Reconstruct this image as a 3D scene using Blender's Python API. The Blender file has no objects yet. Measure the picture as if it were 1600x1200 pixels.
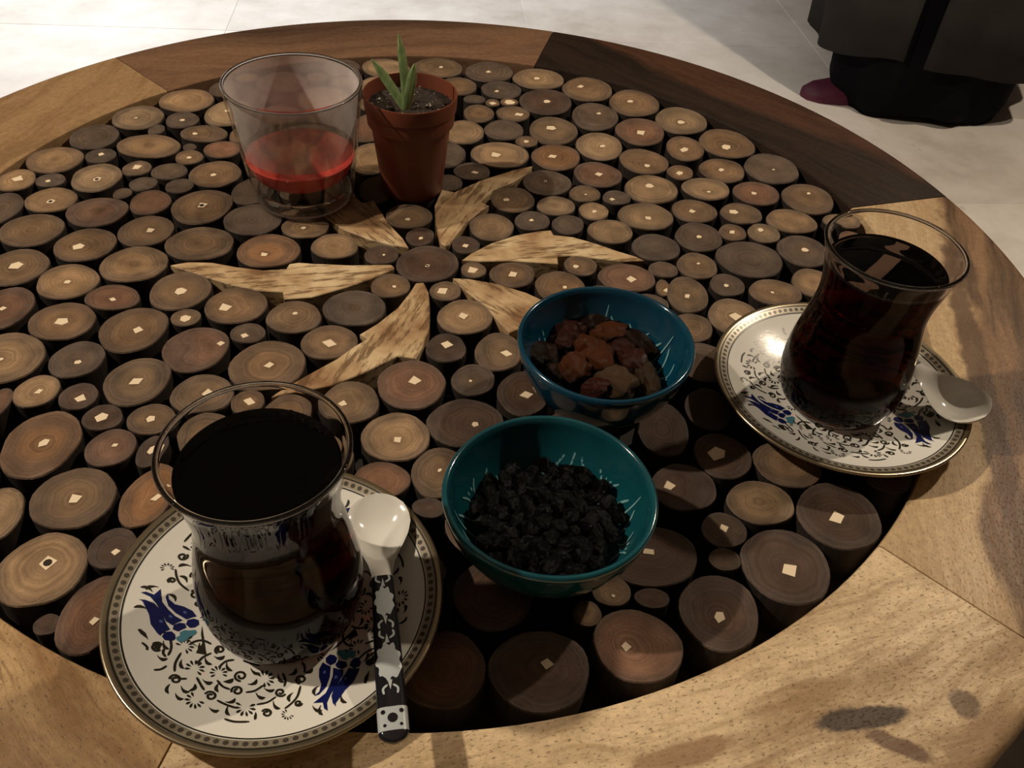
import bpy, bmesh, math, random
from mathutils import Vector, Matrix, noise

# ------------------------------------------------------------------ camera, light, exposure
scene = bpy.context.scene
CM = 0.01
TZ = 0.45                      # height of the table top above the floor (m)
random.seed(11)

cam_data = bpy.data.cameras.new('camera')
cam_data.sensor_width = 36.0
cam_data.lens = 1380.0 / 1600.0 * 36.0
cam_data.clip_start = 0.01
cam = bpy.data.objects.new('camera', cam_data)
scene.collection.objects.link(cam)
YAW, PITCH, ROLL = 0.12456436, 0.75341843, 0.08074136
_f = Vector((math.sin(YAW) * math.cos(PITCH), math.cos(YAW) * math.cos(PITCH), -math.sin(PITCH)))
_r0 = Vector((math.cos(YAW), -math.sin(YAW), 0))
_u0 = _r0.cross(_f)
_r = math.cos(ROLL) * _r0 + math.sin(ROLL) * _u0
_u = -math.sin(ROLL) * _r0 + math.cos(ROLL) * _u0
M = Matrix((( _r.x, _u.x, -_f.x, 0.0), (_r.y, _u.y, -_f.y, -0.37561), (_r.z, _u.z, -_f.z, TZ + 0.26640), (0, 0, 0, 1)))
cam.matrix_world = M
scene.camera = cam

world = bpy.data.worlds.new('dim_room')
scene.world = world
world.use_nodes = True
world.node_tree.nodes['Background'].inputs[0].default_value = (1.0, 0.86, 0.72, 1)
world.node_tree.nodes['Background'].inputs[1].default_value = 0.0

def lamp(name, loc, energy, color, radius, kind='POINT', aim=None, spot=1.2, blend=0.5):
    d = bpy.data.lights.new(name, kind)
    d.energy = energy; d.color = color; d.shadow_soft_size = radius
    o = bpy.data.objects.new(name, d); scene.collection.objects.link(o)
    o.location = loc
    if kind == 'SPOT':
        d.spot_size = spot; d.spot_blend = blend
    if aim is not None:
        o.rotation_euler = (Vector(aim) - Vector(loc)).to_track_quat('-Z', 'Y').to_euler()
    return o

WARM = (1.0, 0.82, 0.62)
lamp('pendant_right', (0.95, 0.46, TZ + 1.02), 11.5, WARM, 0.022)
lamp('pendant_left', (-1.02, -0.02, TZ + 1.08), 20, (1.0, 0.84, 0.66), 0.022)
lamp('floor_spot', (-1.3, 2.6, 2.4), 125, (0.95, 0.97, 1.0), 0.10, 'SPOT', (-0.75, 2.1, 0), 1.15, 0.9)

vs = scene.view_settings
vs.view_transform = 'Standard'
vs.look = 'None'
vs.exposure = 1.64
vs.gamma = 1.0
vs.use_curve_mapping = False

# ------------------------------------------------------------------ measured layout of the table top (centimetres from its centre)
SLICES=[[-15.51,17.24,1.65,1.64,"t"],[-17.97,14.83,1.49,1.63,"t",-0.1,-0.13,0.23],[-15.27,14.54,1.02,1.04,"g",0.03,-0.1,0.34],[-12.61,15.67,1.51,1.78,"t",-0.16,0.21,0.39],[-19.87,12.21,1.33,1.57,"g"],[-16.55,11.31,1.8,1.41,"t"],[-16.55,13.28,0.47,0.64,"g"],[-13.66,12.91,1.38,1.07,"b",-0.51,-0.09,0.34],[-18.95,9.99,0.83,0.85,"g",0.0,0.12,0.44],[-21.34,9.49,1.51,1.52,"t"],[-13.99,9.99,0.81,0.81,"b",0.03,-0.1,0.31],[-14.21,11.25,0.4,0.42,"g"],[-12.29,11.06,1.07,1.01,"r"],[-22.69,7.12,0.98,1.2,"t",0.04,0.11,0.67],[-20.92,7.26,0.78,0.74,"g",-0.08,-0.13,0.3],[-18.55,7.58,1.36,1.5,"t",0.09,-0.25,0.51,"h"],[-16.62,8.64,0.76,0.85,"b",-0.04,0.06,0.58],[-14.8,8.44,0.97,0.94,"g"],[-15.89,6.95,0.75,0.75,"g"],[-12.22,8.26,1.41,1.47,"b",-0.07,-0.18,0.35],[-13.89,6.8,0.74,0.78,"g"],[-13.43,18.96,0.94,1.17,"g"],[-11.54,12.82,0.62,0.96,"b"],[-22.65,4.28,1.11,1.6,"g"],[-20.3,5.26,1.29,1.26,"t",0.04,-0.21,0.49,"h"],[-17.64,4.18,1.59,1.43,"r"],[-16.78,6.0,0.5,0.56,"g"],[-15.11,5.13,1.1,1.21,"r"],[-12.32,4.8,1.6,1.75,"b",-0.03,0.05,0.59,"h"],[-9.85,6.48,1.17,1.42,"g"],[-9.44,3.56,1.51,1.52,"g"],[-20.39,2.34,1.54,1.54,"b"],[-17.38,1.06,1.5,1.48,"b",-0.27,-0.25,0.62],[-14.72,2.39,1.39,1.42,"b",0.19,-0.01,0.48],[-11.81,1.29,1.73,1.5,"b"],[-20.12,-0.82,1.48,1.49,"b",-0.06,0.06,0.74],[-17.39,-1.99,1.47,1.38,"t",0.02,-0.1,0.37],[-14.63,-0.56,1.64,1.5,"t"],[-8.28,0.7,1.62,1.42,"o",-0.19,-0.39,0.41],[-12.0,-2.69,1.45,1.48,"b",0.06,-0.09,0.6],[-14.98,-3.26,1.24,0.98,"r",0.06,-0.19,0.36],[-19.63,-4.04,1.3,1.54,"r",-0.02,-0.08,0.34],[-16.77,-5.01,1.43,1.38,"b",0.01,-0.1,0.63],[-13.49,-5.61,1.47,1.62,"b",0.22,-0.08,0.56],[-9.21,-3.81,1.46,1.35,"b",-0.51,-0.21,0.65],[-11.35,-4.73,0.67,0.65,"b",0.02,-0.09,0.54],[-10.5,-6.93,1.43,1.52,"r",1.05,0.34,0.35],[-18.52,-7.57,1.74,1.69,"t",-0.02,-0.1,0.24],[-15.42,-7.59,1.14,1.22,"g",0.11,-0.24,0.33],[-16.48,-9.62,0.91,0.99,"t",0.11,-0.06,0.39],[-14.69,-9.98,0.76,0.83,"d",0.11,-0.15,0.51],[-12.55,-9.04,1.35,1.5,"b",-0.01,-0.05,0.6],[-13.39,-11.24,0.78,0.77,"d",-0.02,-0.03,0.57],[-11.46,-11.31,0.95,0.91,"b",-0.02,-0.02,0.45],[-9.66,-9.89,1.28,1.25,"b",0.19,0.03,0.53],[-17.82,-10.36,0.51,0.95,"r"],[-15.39,-12.62,1.49,1.79,"o",0.1,0.0,0.49],[-12.67,-12.88,0.96,1.02,"r",0.15,0.1,0.27],[-11.04,-13.14,0.58,0.84,"d",0.06,0.08,0.46],[-7.21,-8.05,1.66,1.65,"b",0.07,-0.02,0.5],[-8.36,-5.87,0.78,0.73,"g",-0.12,-0.2,0.37],[-7.72,-10.38,0.71,0.72,"b",0.09,-0.02,0.53],[-9.1,-12.35,1.2,1.28,"b"],[-5.98,-11.07,1.07,1.09,"b"],[-13.37,-15.43,1.5,1.53,"b",0.06,-0.09,0.52],[-10.7,-15.49,0.9,1.47,"o",0.35,-0.02,0.43],[-15.95,-16.21,0.94,1.4,"t"],[-13.57,-18.58,1.46,1.61,"t",0.15,0.23,0.7,"h"],[-11.38,-17.76,0.82,0.93,"d",0.15,-0.17,0.31],[-11.38,-20.49,0.98,1.59,"r",0.17,-0.27,0.37],[-12.71,-20.81,0.43,0.42,"d"],[-3.11,22.93,1.71,1.44,"t"],[0.52,23.1,1.73,1.64,"b",0.24,0.04,0.41],[-6.15,22.74,1.32,1.31,"g"],[-3.39,20.14,1.34,1.35,"t"],[1.86,20.34,1.3,1.43,"b"],[-3.75,14.1,1.31,1.86,"r"],[2.03,13.77,1.32,1.59,"t"],[-3.51,10.25,1.3,1.87,"t"],[-3.03,6.81,1.03,1.38,"g"],[1.05,10.82,1.07,1.52,"g"],[2.42,8.96,1.05,1.02,"g",0.18,-0.17,0.45],[0.98,7.68,0.86,0.91,"g"],[-1.21,4.07,1.31,1.18,"b",-0.05,-0.35,0.35],[-6.63,2.92,1.22,1.13,"t",-0.1,-0.19,0.33],[4.14,22.74,1.71,1.61,"g",-0.07,-0.07,0.41],[7.57,21.86,1.82,1.62,"t",-0.13,-0.03,0.52],[4.84,19.93,1.43,1.28,"g",-0.34,-0.29,0.39],[2.94,18.34,0.71,0.64,"g"],[4.13,17.9,0.46,0.56,"b",0.01,-0.13,0.49],[5.25,18.09,0.62,0.52,"b",0.05,-0.09,0.76],[7.73,18.28,1.74,1.91,"d",0.09,-0.04,0.52],[10.85,20.43,1.7,1.9,"b",-0.45,0.32,0.57],[13.8,18.45,1.74,2.0,"b",-0.26,0.14,0.52],[3.14,16.32,1.01,1.23,"b"],[5.4,16.49,1.15,1.03,"b",0.38,-0.17,0.63],[4.66,14.25,1.26,1.31,"g"],[7.83,14.31,1.6,1.83,"b",-0.12,0.24,0.69],[10.8,16.33,1.58,1.88,"g",0.31,0.36,0.39],[13.51,14.4,1.61,1.85,"r",-0.02,-0.24,0.78],[16.56,16.09,1.76,1.86,"t",-0.05,-0.31,0.55],[5.99,12.67,0.71,0.7,"b",-0.03,-0.05,0.36],[4.23,11.06,1.76,1.61,"t",-0.32,-0.12,0.69],[7.65,10.86,1.51,1.58,"o",-0.22,0.01,0.59],[10.53,12.33,1.45,1.81,"t",0.18,-0.07,0.45],[13.06,10.59,1.55,1.5,"b",0.11,-0.57,0.4],[9.95,8.91,1.48,1.45,"r",0.06,-0.02,0.49],[15.98,12.19,1.23,1.55,"b",-0.09,-0.25,0.62],[15.07,9.28,0.81,0.86,"b",-0.06,-0.15,0.5],[6.77,7.83,1.48,1.39,"g",-0.08,0.11,0.28,"h"],[8.88,6.71,0.93,0.9,"b",0.03,-0.12,0.15],[10.68,6.3,0.83,0.76,"g",-0.29,-0.22,0.32],[12.9,7.28,1.6,1.58,"t",-0.03,0.31,0.54],[4.64,5.86,1.21,1.35,"b",-0.38,-0.08,0.4],[7.05,5.32,1.11,1.0,"t"],[9.15,4.84,0.88,0.9,"t",0.03,-0.08,0.33],[12.04,4.36,1.55,1.43,"t",0.09,-0.25,0.46],[18.91,13.07,1.75,1.97,"b",-0.16,-0.55,0.7],[17.76,9.62,1.42,1.45,"b",-0.05,-0.02,0.41],[20.95,9.92,1.69,1.84,"g",0.07,-0.19,0.21],[16.22,7.38,1.45,1.22,"t",0.07,-0.41,0.25],[19.18,6.98,1.37,1.34,"r",-0.2,-0.08,0.39],[22.18,6.49,1.51,1.71,"b",0.2,0.52,0.3],[14.99,5.03,1.35,1.2,"b",-0.17,-0.08,0.43],[17.67,4.76,1.18,1.15,"b",-0.43,0.08,0.57],[20.44,4.09,1.42,1.26,"t"],[14.66,2.41,1.31,1.41,"g",0.01,-0.04,0.33],[16.69,2.88,0.75,0.87,"b",-0.04,-0.01,0.4],[18.45,2.8,0.93,0.95,"t",-0.12,0.27,0.43],[20.18,1.16,1.37,1.55,"g",0.14,0.04,0.45],[16.96,0.3,1.77,1.72,"g"],[12.05,1.34,1.34,1.27,"g"],[23.32,4.08,0.98,0.79,"t"],[13.94,-0.34,1.05,1.22,"b",0.09,0.16,0.26],[12.07,-0.66,0.76,0.72,"g"],[15.13,-2.04,0.92,0.93,"g",-0.07,-0.08,0.29],[17.5,-2.62,1.39,1.07,"b",-0.17,-0.06,0.25],[19.81,-1.76,1.13,1.26,"t"],[12.87,-2.83,1.07,1.51,"b",-0.05,-0.17,0.41],[11.74,-2.24,0.36,0.71,"b",0.11,-0.24,0.36],[14.86,-4.56,1.33,1.37,"t",0.06,-0.03,0.65],[12.53,-5.43,1.04,1.09,"b"],[10.8,-3.62,0.97,0.86,"g"],[10.0,-1.44,1.45,1.22,"r",0.19,-0.18,0.62],[7.73,-0.43,0.89,0.86,"b",-0.26,-0.12,0.34],[6.47,-2.18,1.31,1.27,"b",0.22,-0.08,0.33],[4.12,-1.2,1.16,1.08,"b",0.01,-0.03,0.62],[2.15,-0.83,0.66,0.67,"b",-0.08,-0.06,0.62],[1.82,1.43,0.76,0.78,"d",-0.01,-0.12,0.37],[3.29,3.12,1.26,1.27,"b"],[5.57,3.79,0.99,0.94,"g",-0.06,0.02,0.3],[7.52,3.39,0.89,0.97,"g"],[9.79,2.81,1.24,1.21,"t"],[8.51,-2.67,0.77,0.53,"g"],[-0.18,-0.3,1.61,1.58,"d",-0.01,-0.24,0.32,"h"],[-0.57,2.13,0.75,0.85,"d",0.03,-0.2,0.29],[-2.54,0.44,0.85,0.87,"d",0.12,-0.04,0.2],[-2.0,-2.25,0.98,0.96,"b",0.19,-0.11,0.28],[0.7,-2.62,0.76,0.81,"b",-0.15,-0.02,0.6],[1.6,-4.64,1.34,1.3,"t",-0.08,0.02,0.58],[-3.65,-3.99,1.47,1.39,"g"],[-6.42,-4.68,1.25,1.24,"b",0.03,0.22,0.27],[-4.65,-6.45,1.3,1.18,"b",0.03,-0.13,0.69],[0.67,-6.86,0.9,1.04,"d",0.04,0.21,0.56],[3.06,-7.12,1.1,1.34,"b",0.37,-0.16,0.56],[1.83,-9.06,0.97,1.01,"g",-0.12,-0.1,0.14],[-0.88,-9.33,1.55,1.51,"r",0.11,0.18,0.6],[4.02,-9.9,1.16,1.41,"d",0.1,-0.17,0.59],[-3.46,-10.41,1.21,1.34,"b",-0.32,-0.11,0.4],[-1.47,-12.46,1.38,1.41,"t",0.07,-0.21,0.44],[1.42,-11.67,1.6,1.45,"d",0.39,-0.14,0.36],[0.22,-14.39,1.03,1.36,"b",0.09,0.06,0.19],[-1.97,-14.76,1.15,0.93,"r"],[-0.13,-16.19,0.67,0.46,"d"],[10.01,-15.33,1.3,1.27,"d",-0.61,0.05,0.52],[11.98,-13.74,1.22,1.25,"d",-0.21,0.07,0.84],[14.65,-14.19,1.48,1.23,"b"],[12.92,-16.2,1.35,1.11,"t"],[15.89,-16.91,1.66,1.66,"d",-0.15,-0.13,0.77],[11.11,-17.51,0.9,0.83,"g",0.01,0.07,0.44],[10.8,-18.86,0.59,0.53,"g"],[9.76,-12.14,1.09,1.65,"d"],[12.03,-10.93,1.01,1.34,"d"],[13.06,-19.17,1.65,1.73,"d",0.06,-0.21,0.67],[7.93,-18.57,1.92,1.39,"d",0.07,0.12,0.48],[10.06,-21.05,1.44,1.57,"d",-0.06,-0.24,0.51],[7.75,-20.45,0.63,0.42,"d"],[6.91,-22.27,1.56,1.38,"r",-0.41,-0.06,0.42],[6.34,-20.11,0.69,0.65,"b",0.03,-0.22,0.18],[5.37,-20.97,0.49,0.54,"b"],[3.5,-23.06,1.68,1.48,"d",0.26,0.21,0.43],[0.32,-22.91,1.39,1.44,"r"],[2.16,-20.05,1.44,1.48,"d"]]
FILL=[[5.41,-15.96,1.41,1.39,"b"],[-5.39,-21.78,1.61,1.58,"g"],[18.48,-6.9,1.52,1.49,"t"],[18.85,-12.12,1.66,1.66,"d"],[22.28,-4.12,1.57,1.55,"b"],[15.5,-9.67,1.54,1.51,"g"],[-5.94,-16.29,1.86,1.85,"r"],[8.49,-8.31,1.89,1.81,"r"],[6.21,-12.42,1.67,1.64,"d"],[-6.96,17.97,1.74,1.73,"t"],[-7.55,12.84,1.75,1.65,"g"],[-0.41,17.37,1.65,1.6,"t"],[-2.51,-18.33,1.58,1.57,"g"],[-9.92,20.23,1.64,1.54,"b"],[-19.3,-12.43,1.41,1.36,"r"],[21.34,-8.89,1.42,1.39,"b"],[-22.37,-5.76,1.31,1.26,"r"],[-8.04,9.21,1.37,1.32,"r"],[-8.64,-18.59,1.62,1.59,"b"],[23.13,-0.64,1.7,1.67,"b"],[-22.8,-2.4,1.43,1.38,"b"],[2.05,-16.98,1.56,1.55,"b"],[-23.32,0.97,1.51,1.48,"t"],[-20.86,-9.91,1.5,1.39,"b"],[8.11,-4.99,1.41,1.35,"r"],[12.52,-7.94,1.39,1.3,"g"],[-9.54,15.65,1.37,1.28,"b"],[-0.75,14.27,1.32,1.27,"r"],[3.49,-13.74,1.3,1.27,"b"],[-2.38,-22.34,1.3,1.22,"g"],[-3.37,17.43,1.27,1.24,"b"],[-4.36,-13.55,1.25,1.23,"t"],[4.73,-18.57,1.23,1.21,"g"],[-8.85,-21.48,1.23,1.15,"b"],[-0.77,20.46,1.2,1.16,"b"],[-4.98,1.16,1.18,1.15,"t"],[-7.35,6.65,1.16,1.11,"b"],[-17.57,-14.41,1.13,1.07,"g"],[-0.56,9.0,1.08,1.01,"d"],[-6.93,-13.47,1.08,1.07,"g"],[-1.42,11.94,1.05,1.04,"b"],[19.21,-4.37,1.05,1.05,"r"],[7.68,-14.88,1.04,0.97,"t"],[-0.77,6.47,1.03,0.99,"r"],[16.13,-12.23,1.01,1.0,"b"],[18.65,-14.9,0.98,0.95,"d"],[15.83,-6.72,0.97,0.94,"b"],[23.1,2.2,0.95,0.91,"r"],[-9.89,11.43,0.94,0.92,"t"],[-5.75,-19.12,0.92,0.87,"g"],[-8.58,-14.68,0.92,0.87,"r"],[22.75,-6.98,0.91,0.87,"d"],[18.5,-9.53,0.9,0.86,"d"],[-6.24,15.39,0.89,0.83,"d"],[-1.09,-20.55,0.86,0.85,"r"],[10.27,-6.25,0.79,0.79,"g"],[-5.85,20.63,0.76,0.71,"r"],[-8.26,22.61,0.75,0.72,"g"],[-0.25,-19.04,0.74,0.72,"r"],[-7.64,21.08,0.74,0.73,"r"],[-22.52,-8.35,0.74,0.73,"b"],[21.11,-6.58,0.73,0.71,"t"],[-12.28,20.78,0.71,0.7,"t"],[-10.35,17.87,0.7,0.67,"d"],[-7.48,4.62,0.67,0.66,"b"],[14.32,-11.57,0.65,0.64,"t"],[-6.25,10.79,0.64,0.64,"r"],[20.99,-11.14,0.64,0.61,"d"],[-7.37,-22.96,0.64,0.6,"d"]]
STAR=[[[6.08,9.66],[4.81,9.09],[2.86,7.86],[1.34,6.55],[0.62,6.81],[0.21,5.11],[0.23,3.25],[0.52,1.44],[0.76,1.2],[0.96,1.32],[1.97,3.54],[3.24,5.18],[2.79,5.57],[3.55,6.82],[4.71,7.7],[5.62,8.67]],[[1.59,-0.05],[2.11,0.59],[3.16,1.48],[4.58,2.29],[5.83,2.68],[6.5,2.79],[6.6,2.33],[7.62,2.16],[8.77,1.58],[9.88,0.88],[10.82,0.37],[11.18,0.03],[10.07,-0.05],[8.41,0.22],[7.25,0.43],[6.6,0.36],[6.56,-0.32],[5.5,-0.22],[4.17,-0.07],[2.51,-0.15]],[[1.09,-1.6],[1.91,-1.67],[3.23,-2.04],[4.7,-2.77],[5.72,-3.58],[6.19,-4.08],[5.86,-4.42],[6.29,-5.36],[6.45,-6.64],[6.49,-7.95],[6.6,-9.02],[6.51,-9.5],[5.83,-8.62],[5.12,-7.1],[4.65,-6.02],[4.23,-5.51],[3.64,-5.86],[3.13,-4.93],[2.52,-3.75],[1.52,-2.42]],[[-0.75,-2.04],[-0.37,-1.98],[-0.12,-2.81],[-0.06,-3.97],[-0.09,-5.51],[-0.35,-6.79],[-0.7,-7.67],[-1.53,-7.5],[-2.39,-8.18],[-3.28,-8.8],[-4.34,-9.41],[-5.27,-9.68],[-6.74,-10.18],[-6.04,-9.31],[-5.24,-8.58],[-4.2,-7.66],[-3.46,-6.79],[-2.93,-6.29],[-3.3,-5.98],[-2.51,-5.19],[-1.59,-3.98],[-1.05,-2.82]],[[-1.86,-0.7],[-2.03,-0.49],[-3.98,-0.57],[-5.58,-0.48],[-6.64,-0.38],[-7.1,-0.5],[-7.21,-0.93],[-8.29,-1.05],[-9.63,-0.8],[-10.87,-0.44],[-12.03,-0.4],[-12.87,-0.68],[-11.3,-1.51],[-9.65,-2.27],[-8.28,-2.72],[-7.15,-2.81],[-7.02,-3.37],[-5.74,-3.21],[-4.26,-2.48],[-3.12,-1.8],[-1.85,-0.87]],[[-1.16,1.03],[-1.96,1.21],[-3.23,1.74],[-4.6,2.63],[-5.51,3.57],[-5.92,4.12],[-5.55,4.41],[-5.87,5.4],[-5.86,6.69],[-5.75,7.99],[-5.72,9.07],[-5.58,9.54],[-5.01,8.59],[-4.49,6.99],[-4.16,5.85],[-3.8,5.3],[-3.17,5.58],[-2.78,4.59],[-2.31,3.34],[-1.49,1.9]]]
TUL={"petal":[[[1.61,-2.14],[1.52,-2.38],[1.55,-2.7],[1.65,-2.98],[1.61,-3.26],[1.47,-3.41],[1.62,-3.37],[1.82,-3.09],[1.89,-2.74],[1.88,-2.33],[1.73,-2.24]],[[1.97,-2.39],[1.98,-2.69],[1.92,-3.02],[1.82,-3.34],[1.72,-3.6],[1.48,-3.68],[1.77,-3.69],[1.84,-3.94],[1.96,-4.04],[1.9,-3.73],[1.98,-3.42],[2.15,-3.06],[2.3,-2.75],[2.3,-2.52],[2.12,-2.46]],[[2.46,-2.46],[2.36,-2.7],[2.21,-2.95],[2.07,-3.21],[2.01,-3.47],[2.08,-3.76],[2.19,-3.91],[2.15,-3.66],[2.21,-3.45],[2.42,-3.31],[2.66,-3.03],[2.79,-2.66],[2.81,-2.53],[2.65,-2.55]],[[1.81,-1.87],[1.69,-1.99],[1.72,-2.15],[1.87,-2.28],[2.03,-2.21],[2.06,-2.03],[1.96,-1.91]],[[2.11,-2.12],[2.02,-2.26],[2.09,-2.4],[2.26,-2.49],[2.41,-2.4],[2.37,-2.22],[2.25,-2.18]],[[2.62,-2.1],[2.51,-2.22],[2.48,-2.38],[2.62,-2.52],[2.8,-2.47],[2.85,-2.31],[2.73,-2.12]]],"calyx":[[[2.02,-1.83],[2.08,-1.73],[2.24,-1.75],[2.34,-1.81],[2.48,-1.79],[2.65,-1.9],[2.64,-2.04],[2.57,-2.12],[2.45,-2.07],[2.37,-2.16],[2.22,-2.1],[2.15,-1.98]]],"leaf":[[[1.8,-1.76],[2.12,-1.41],[2.43,-1.08],[2.56,-0.93],[2.68,-1.25],[2.56,-1.29],[2.31,-1.32],[2.05,-1.59]]],"dot":[[1.7,-2.53],[2.08,-2.77],[2.39,-2.87]],"stem":[[2.42,-1.77],[2.47,-1.58],[2.47,-1.39]]}
LINES=[[[-2.97,-2.74],[-2.96,-2.66],[-2.91,-2.59],[-2.83,-2.57],[-2.76,-2.6],[-2.7,-2.65],[-2.68,-2.72],[-2.69,-2.79],[-2.73,-2.82],[-2.78,-2.83],[-2.84,-2.81],[-2.87,-2.77],[-2.88,-2.73],[-2.87,-2.69],[-2.84,-2.67],[-2.81,-2.67],[-2.78,-2.69]],[[-0.87,-2.72],[-0.97,-2.68],[-1.05,-2.61],[-1.08,-2.52],[-1.06,-2.44],[-1.0,-2.39],[-0.92,-2.38],[-0.84,-2.41],[-0.79,-2.47],[-0.78,-2.53],[-0.8,-2.58],[-0.84,-2.61],[-0.89,-2.61],[-0.94,-2.59],[-0.96,-2.55],[-0.97,-2.52],[-0.95,-2.49]],[[-1.84,-3.22],[-1.79,-3.15],[-1.72,-3.12],[-1.64,-3.13],[-1.57,-3.18],[-1.53,-3.25],[-1.53,-3.32],[-1.57,-3.37],[-1.62,-3.39],[-1.68,-3.38],[-1.72,-3.34],[-1.74,-3.29],[-1.74,-3.25],[-1.71,-3.22],[-1.68,-3.21],[-1.65,-3.22],[-1.62,-3.25]],[[-1.07,-3.13],[-1.09,-3.04],[-1.06,-2.96],[-0.99,-2.93],[-0.91,-2.93],[-0.84,-2.97],[-0.8,-3.03],[-0.79,-3.1],[-0.82,-3.15],[-0.87,-3.18],[-0.92,-3.17],[-0.97,-3.14],[-0.99,-3.09],[-0.99,-3.05],[-0.97,-3.02],[-0.94,-3.01],[-0.91,-3.02]],[[0.57,-3.24],[0.53,-3.3],[0.45,-3.32],[0.37,-3.3],[0.31,-3.25],[0.28,-3.18],[0.29,-3.12],[0.32,-3.08],[0.38,-3.07],[0.43,-3.08],[0.47,-3.12],[0.49,-3.16],[0.48,-3.2],[0.45,-3.23],[0.42,-3.23],[0.39,-3.21],[0.37,-3.19]],[[0.98,-2.9],[0.9,-2.85],[0.84,-2.77],[0.84,-2.7],[0.87,-2.63],[0.93,-2.61],[1.01,-2.61],[1.07,-2.65],[1.1,-2.71],[1.1,-2.76],[1.07,-2.8],[1.03,-2.82],[0.98,-2.81],[0.95,-2.78],[0.93,-2.75],[0.93,-2.72],[0.95,-2.7]],[[-0.03,-3.88],[0.01,-3.82],[0.07,-3.8],[0.15,-3.82],[0.21,-3.87],[0.24,-3.93],[0.23,-3.99],[0.2,-4.03],[0.15,-4.04],[0.1,-4.02],[0.06,-3.99],[0.04,-3.95],[0.05,-3.91],[0.07,-3.89],[0.1,-3.88],[0.13,-3.9],[0.15,-3.92]],[[1.13,-3.64],[1.12,-3.7],[1.08,-3.73],[1.03,-3.73],[0.98,-3.71],[0.95,-3.67],[0.94,-3.62],[0.95,-3.58],[0.98,-3.56],[1.01,-3.56],[1.05,-3.58],[1.07,-3.61],[1.07,-3.64],[1.06,-3.66],[1.04,-3.67],[1.02,-3.67],[1.0,-3.66]],[[-1.76,-1.7],[-1.83,-1.64],[-1.85,-1.57],[-1.84,-1.5],[-1.79,-1.45],[-1.72,-1.45],[-1.66,-1.47],[-1.62,-1.52],[-1.6,-1.57],[-1.62,-1.61],[-1.66,-1.64],[-1.7,-1.64],[-1.74,-1.62],[-1.76,-1.59],[-1.77,-1.56],[-1.76,-1.53],[-1.73,-1.52]],[[-2.68,-1.06],[-2.69,-1.11],[-2.73,-1.15],[-2.78,-1.16],[-2.83,-1.15],[-2.87,-1.11],[-2.88,-1.07],[-2.87,-1.03],[-2.84,-1.0],[-2.81,-1.0],[-2.77,-1.01],[-2.75,-1.04],[-2.75,-1.07],[-2.75,-1.09],[-2.77,-1.1],[-2.8,-1.1],[-2.81,-1.09]],[[-3.47,-1.68],[-3.53,-1.73],[-3.6,-1.74],[-3.66,-1.71],[-3.71,-1.65],[-3.72,-1.59],[-3.7,-1.53],[-3.66,-1.5],[-3.6,-1.5],[-3.56,-1.52],[-3.53,-1.56],[-3.53,-1.61],[-3.54,-1.64],[-3.57,-1.66],[-3.6,-1.65],[-3.63,-1.64],[-3.64,-1.61]],[[-3.61,-0.94],[-3.63,-0.89],[-3.62,-0.84],[-3.59,-0.8],[-3.55,-0.78],[-3.5,-0.8],[-3.47,-0.83],[-3.46,-0.87],[-3.46,-0.9],[-3.49,-0.93],[-3.52,-0.94],[-3.55,-0.93],[-3.57,-0.9],[-3.57,-0.88],[-3.57,-0.86],[-3.55,-0.84],[-3.53,-0.84]],[[3.18,-2.47],[3.12,-2.47],[3.07,-2.44],[3.03,-2.39],[3.02,-2.34],[3.03,-2.3],[3.07,-2.28],[3.12,-2.28],[3.15,-2.3],[3.18,-2.34],[3.18,-2.38],[3.17,-2.4],[3.14,-2.41],[3.11,-2.41],[3.09,-2.39],[3.08,-2.37],[3.08,-2.35]],[[-2.65,-1.35],[-2.48,-1.24],[-2.26,-1.23],[-2.01,-1.36]],[[-2.89,-2.44],[-2.94,-2.12],[-2.86,-1.72]],[[-2.31,-2.11],[-2.19,-1.85],[-1.95,-1.68]],[[-1.64,-2.21],[-1.46,-1.99],[-1.2,-1.94]],[[-0.92,-1.97],[-0.64,-2.08],[-0.36,-2.17]],[[-2.21,-2.6],[-2.04,-2.86],[-1.89,-3.07]],[[-1.59,-2.68],[-1.38,-2.91],[-1.14,-3.02]],[[-0.65,-3.13],[-0.39,-3.08],[-0.14,-2.86]],[[-0.24,-3.6],[0.07,-3.53],[0.3,-3.33]],[[1.0,-2.97],[0.96,-3.35],[0.82,-3.61],[0.63,-3.81]],[[-1.44,-3.43],[-1.15,-3.59],[-0.79,-3.73]],[[-1.08,-4.12],[-0.77,-4.23],[-0.33,-4.24]],[[0.49,-2.96],[0.5,-2.73],[0.38,-2.46]],[[1.07,-2.45],[1.03,-2.23],[0.94,-2.12]],[[-3.48,-2.45],[-3.29,-2.4],[-3.16,-2.25]],[[-2.83,-2.6],[-2.69,-2.69],[-2.48,-2.67]],[[-3.21,-1.87],[-3.18,-1.6],[-3.27,-1.28],[-3.44,-1.08],[-3.66,-0.98]],[[3.1,-2.11],[3.24,-2.02],[3.3,-1.86]],[[3.32,-2.76],[3.35,-2.54],[3.44,-2.45]]]
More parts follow.
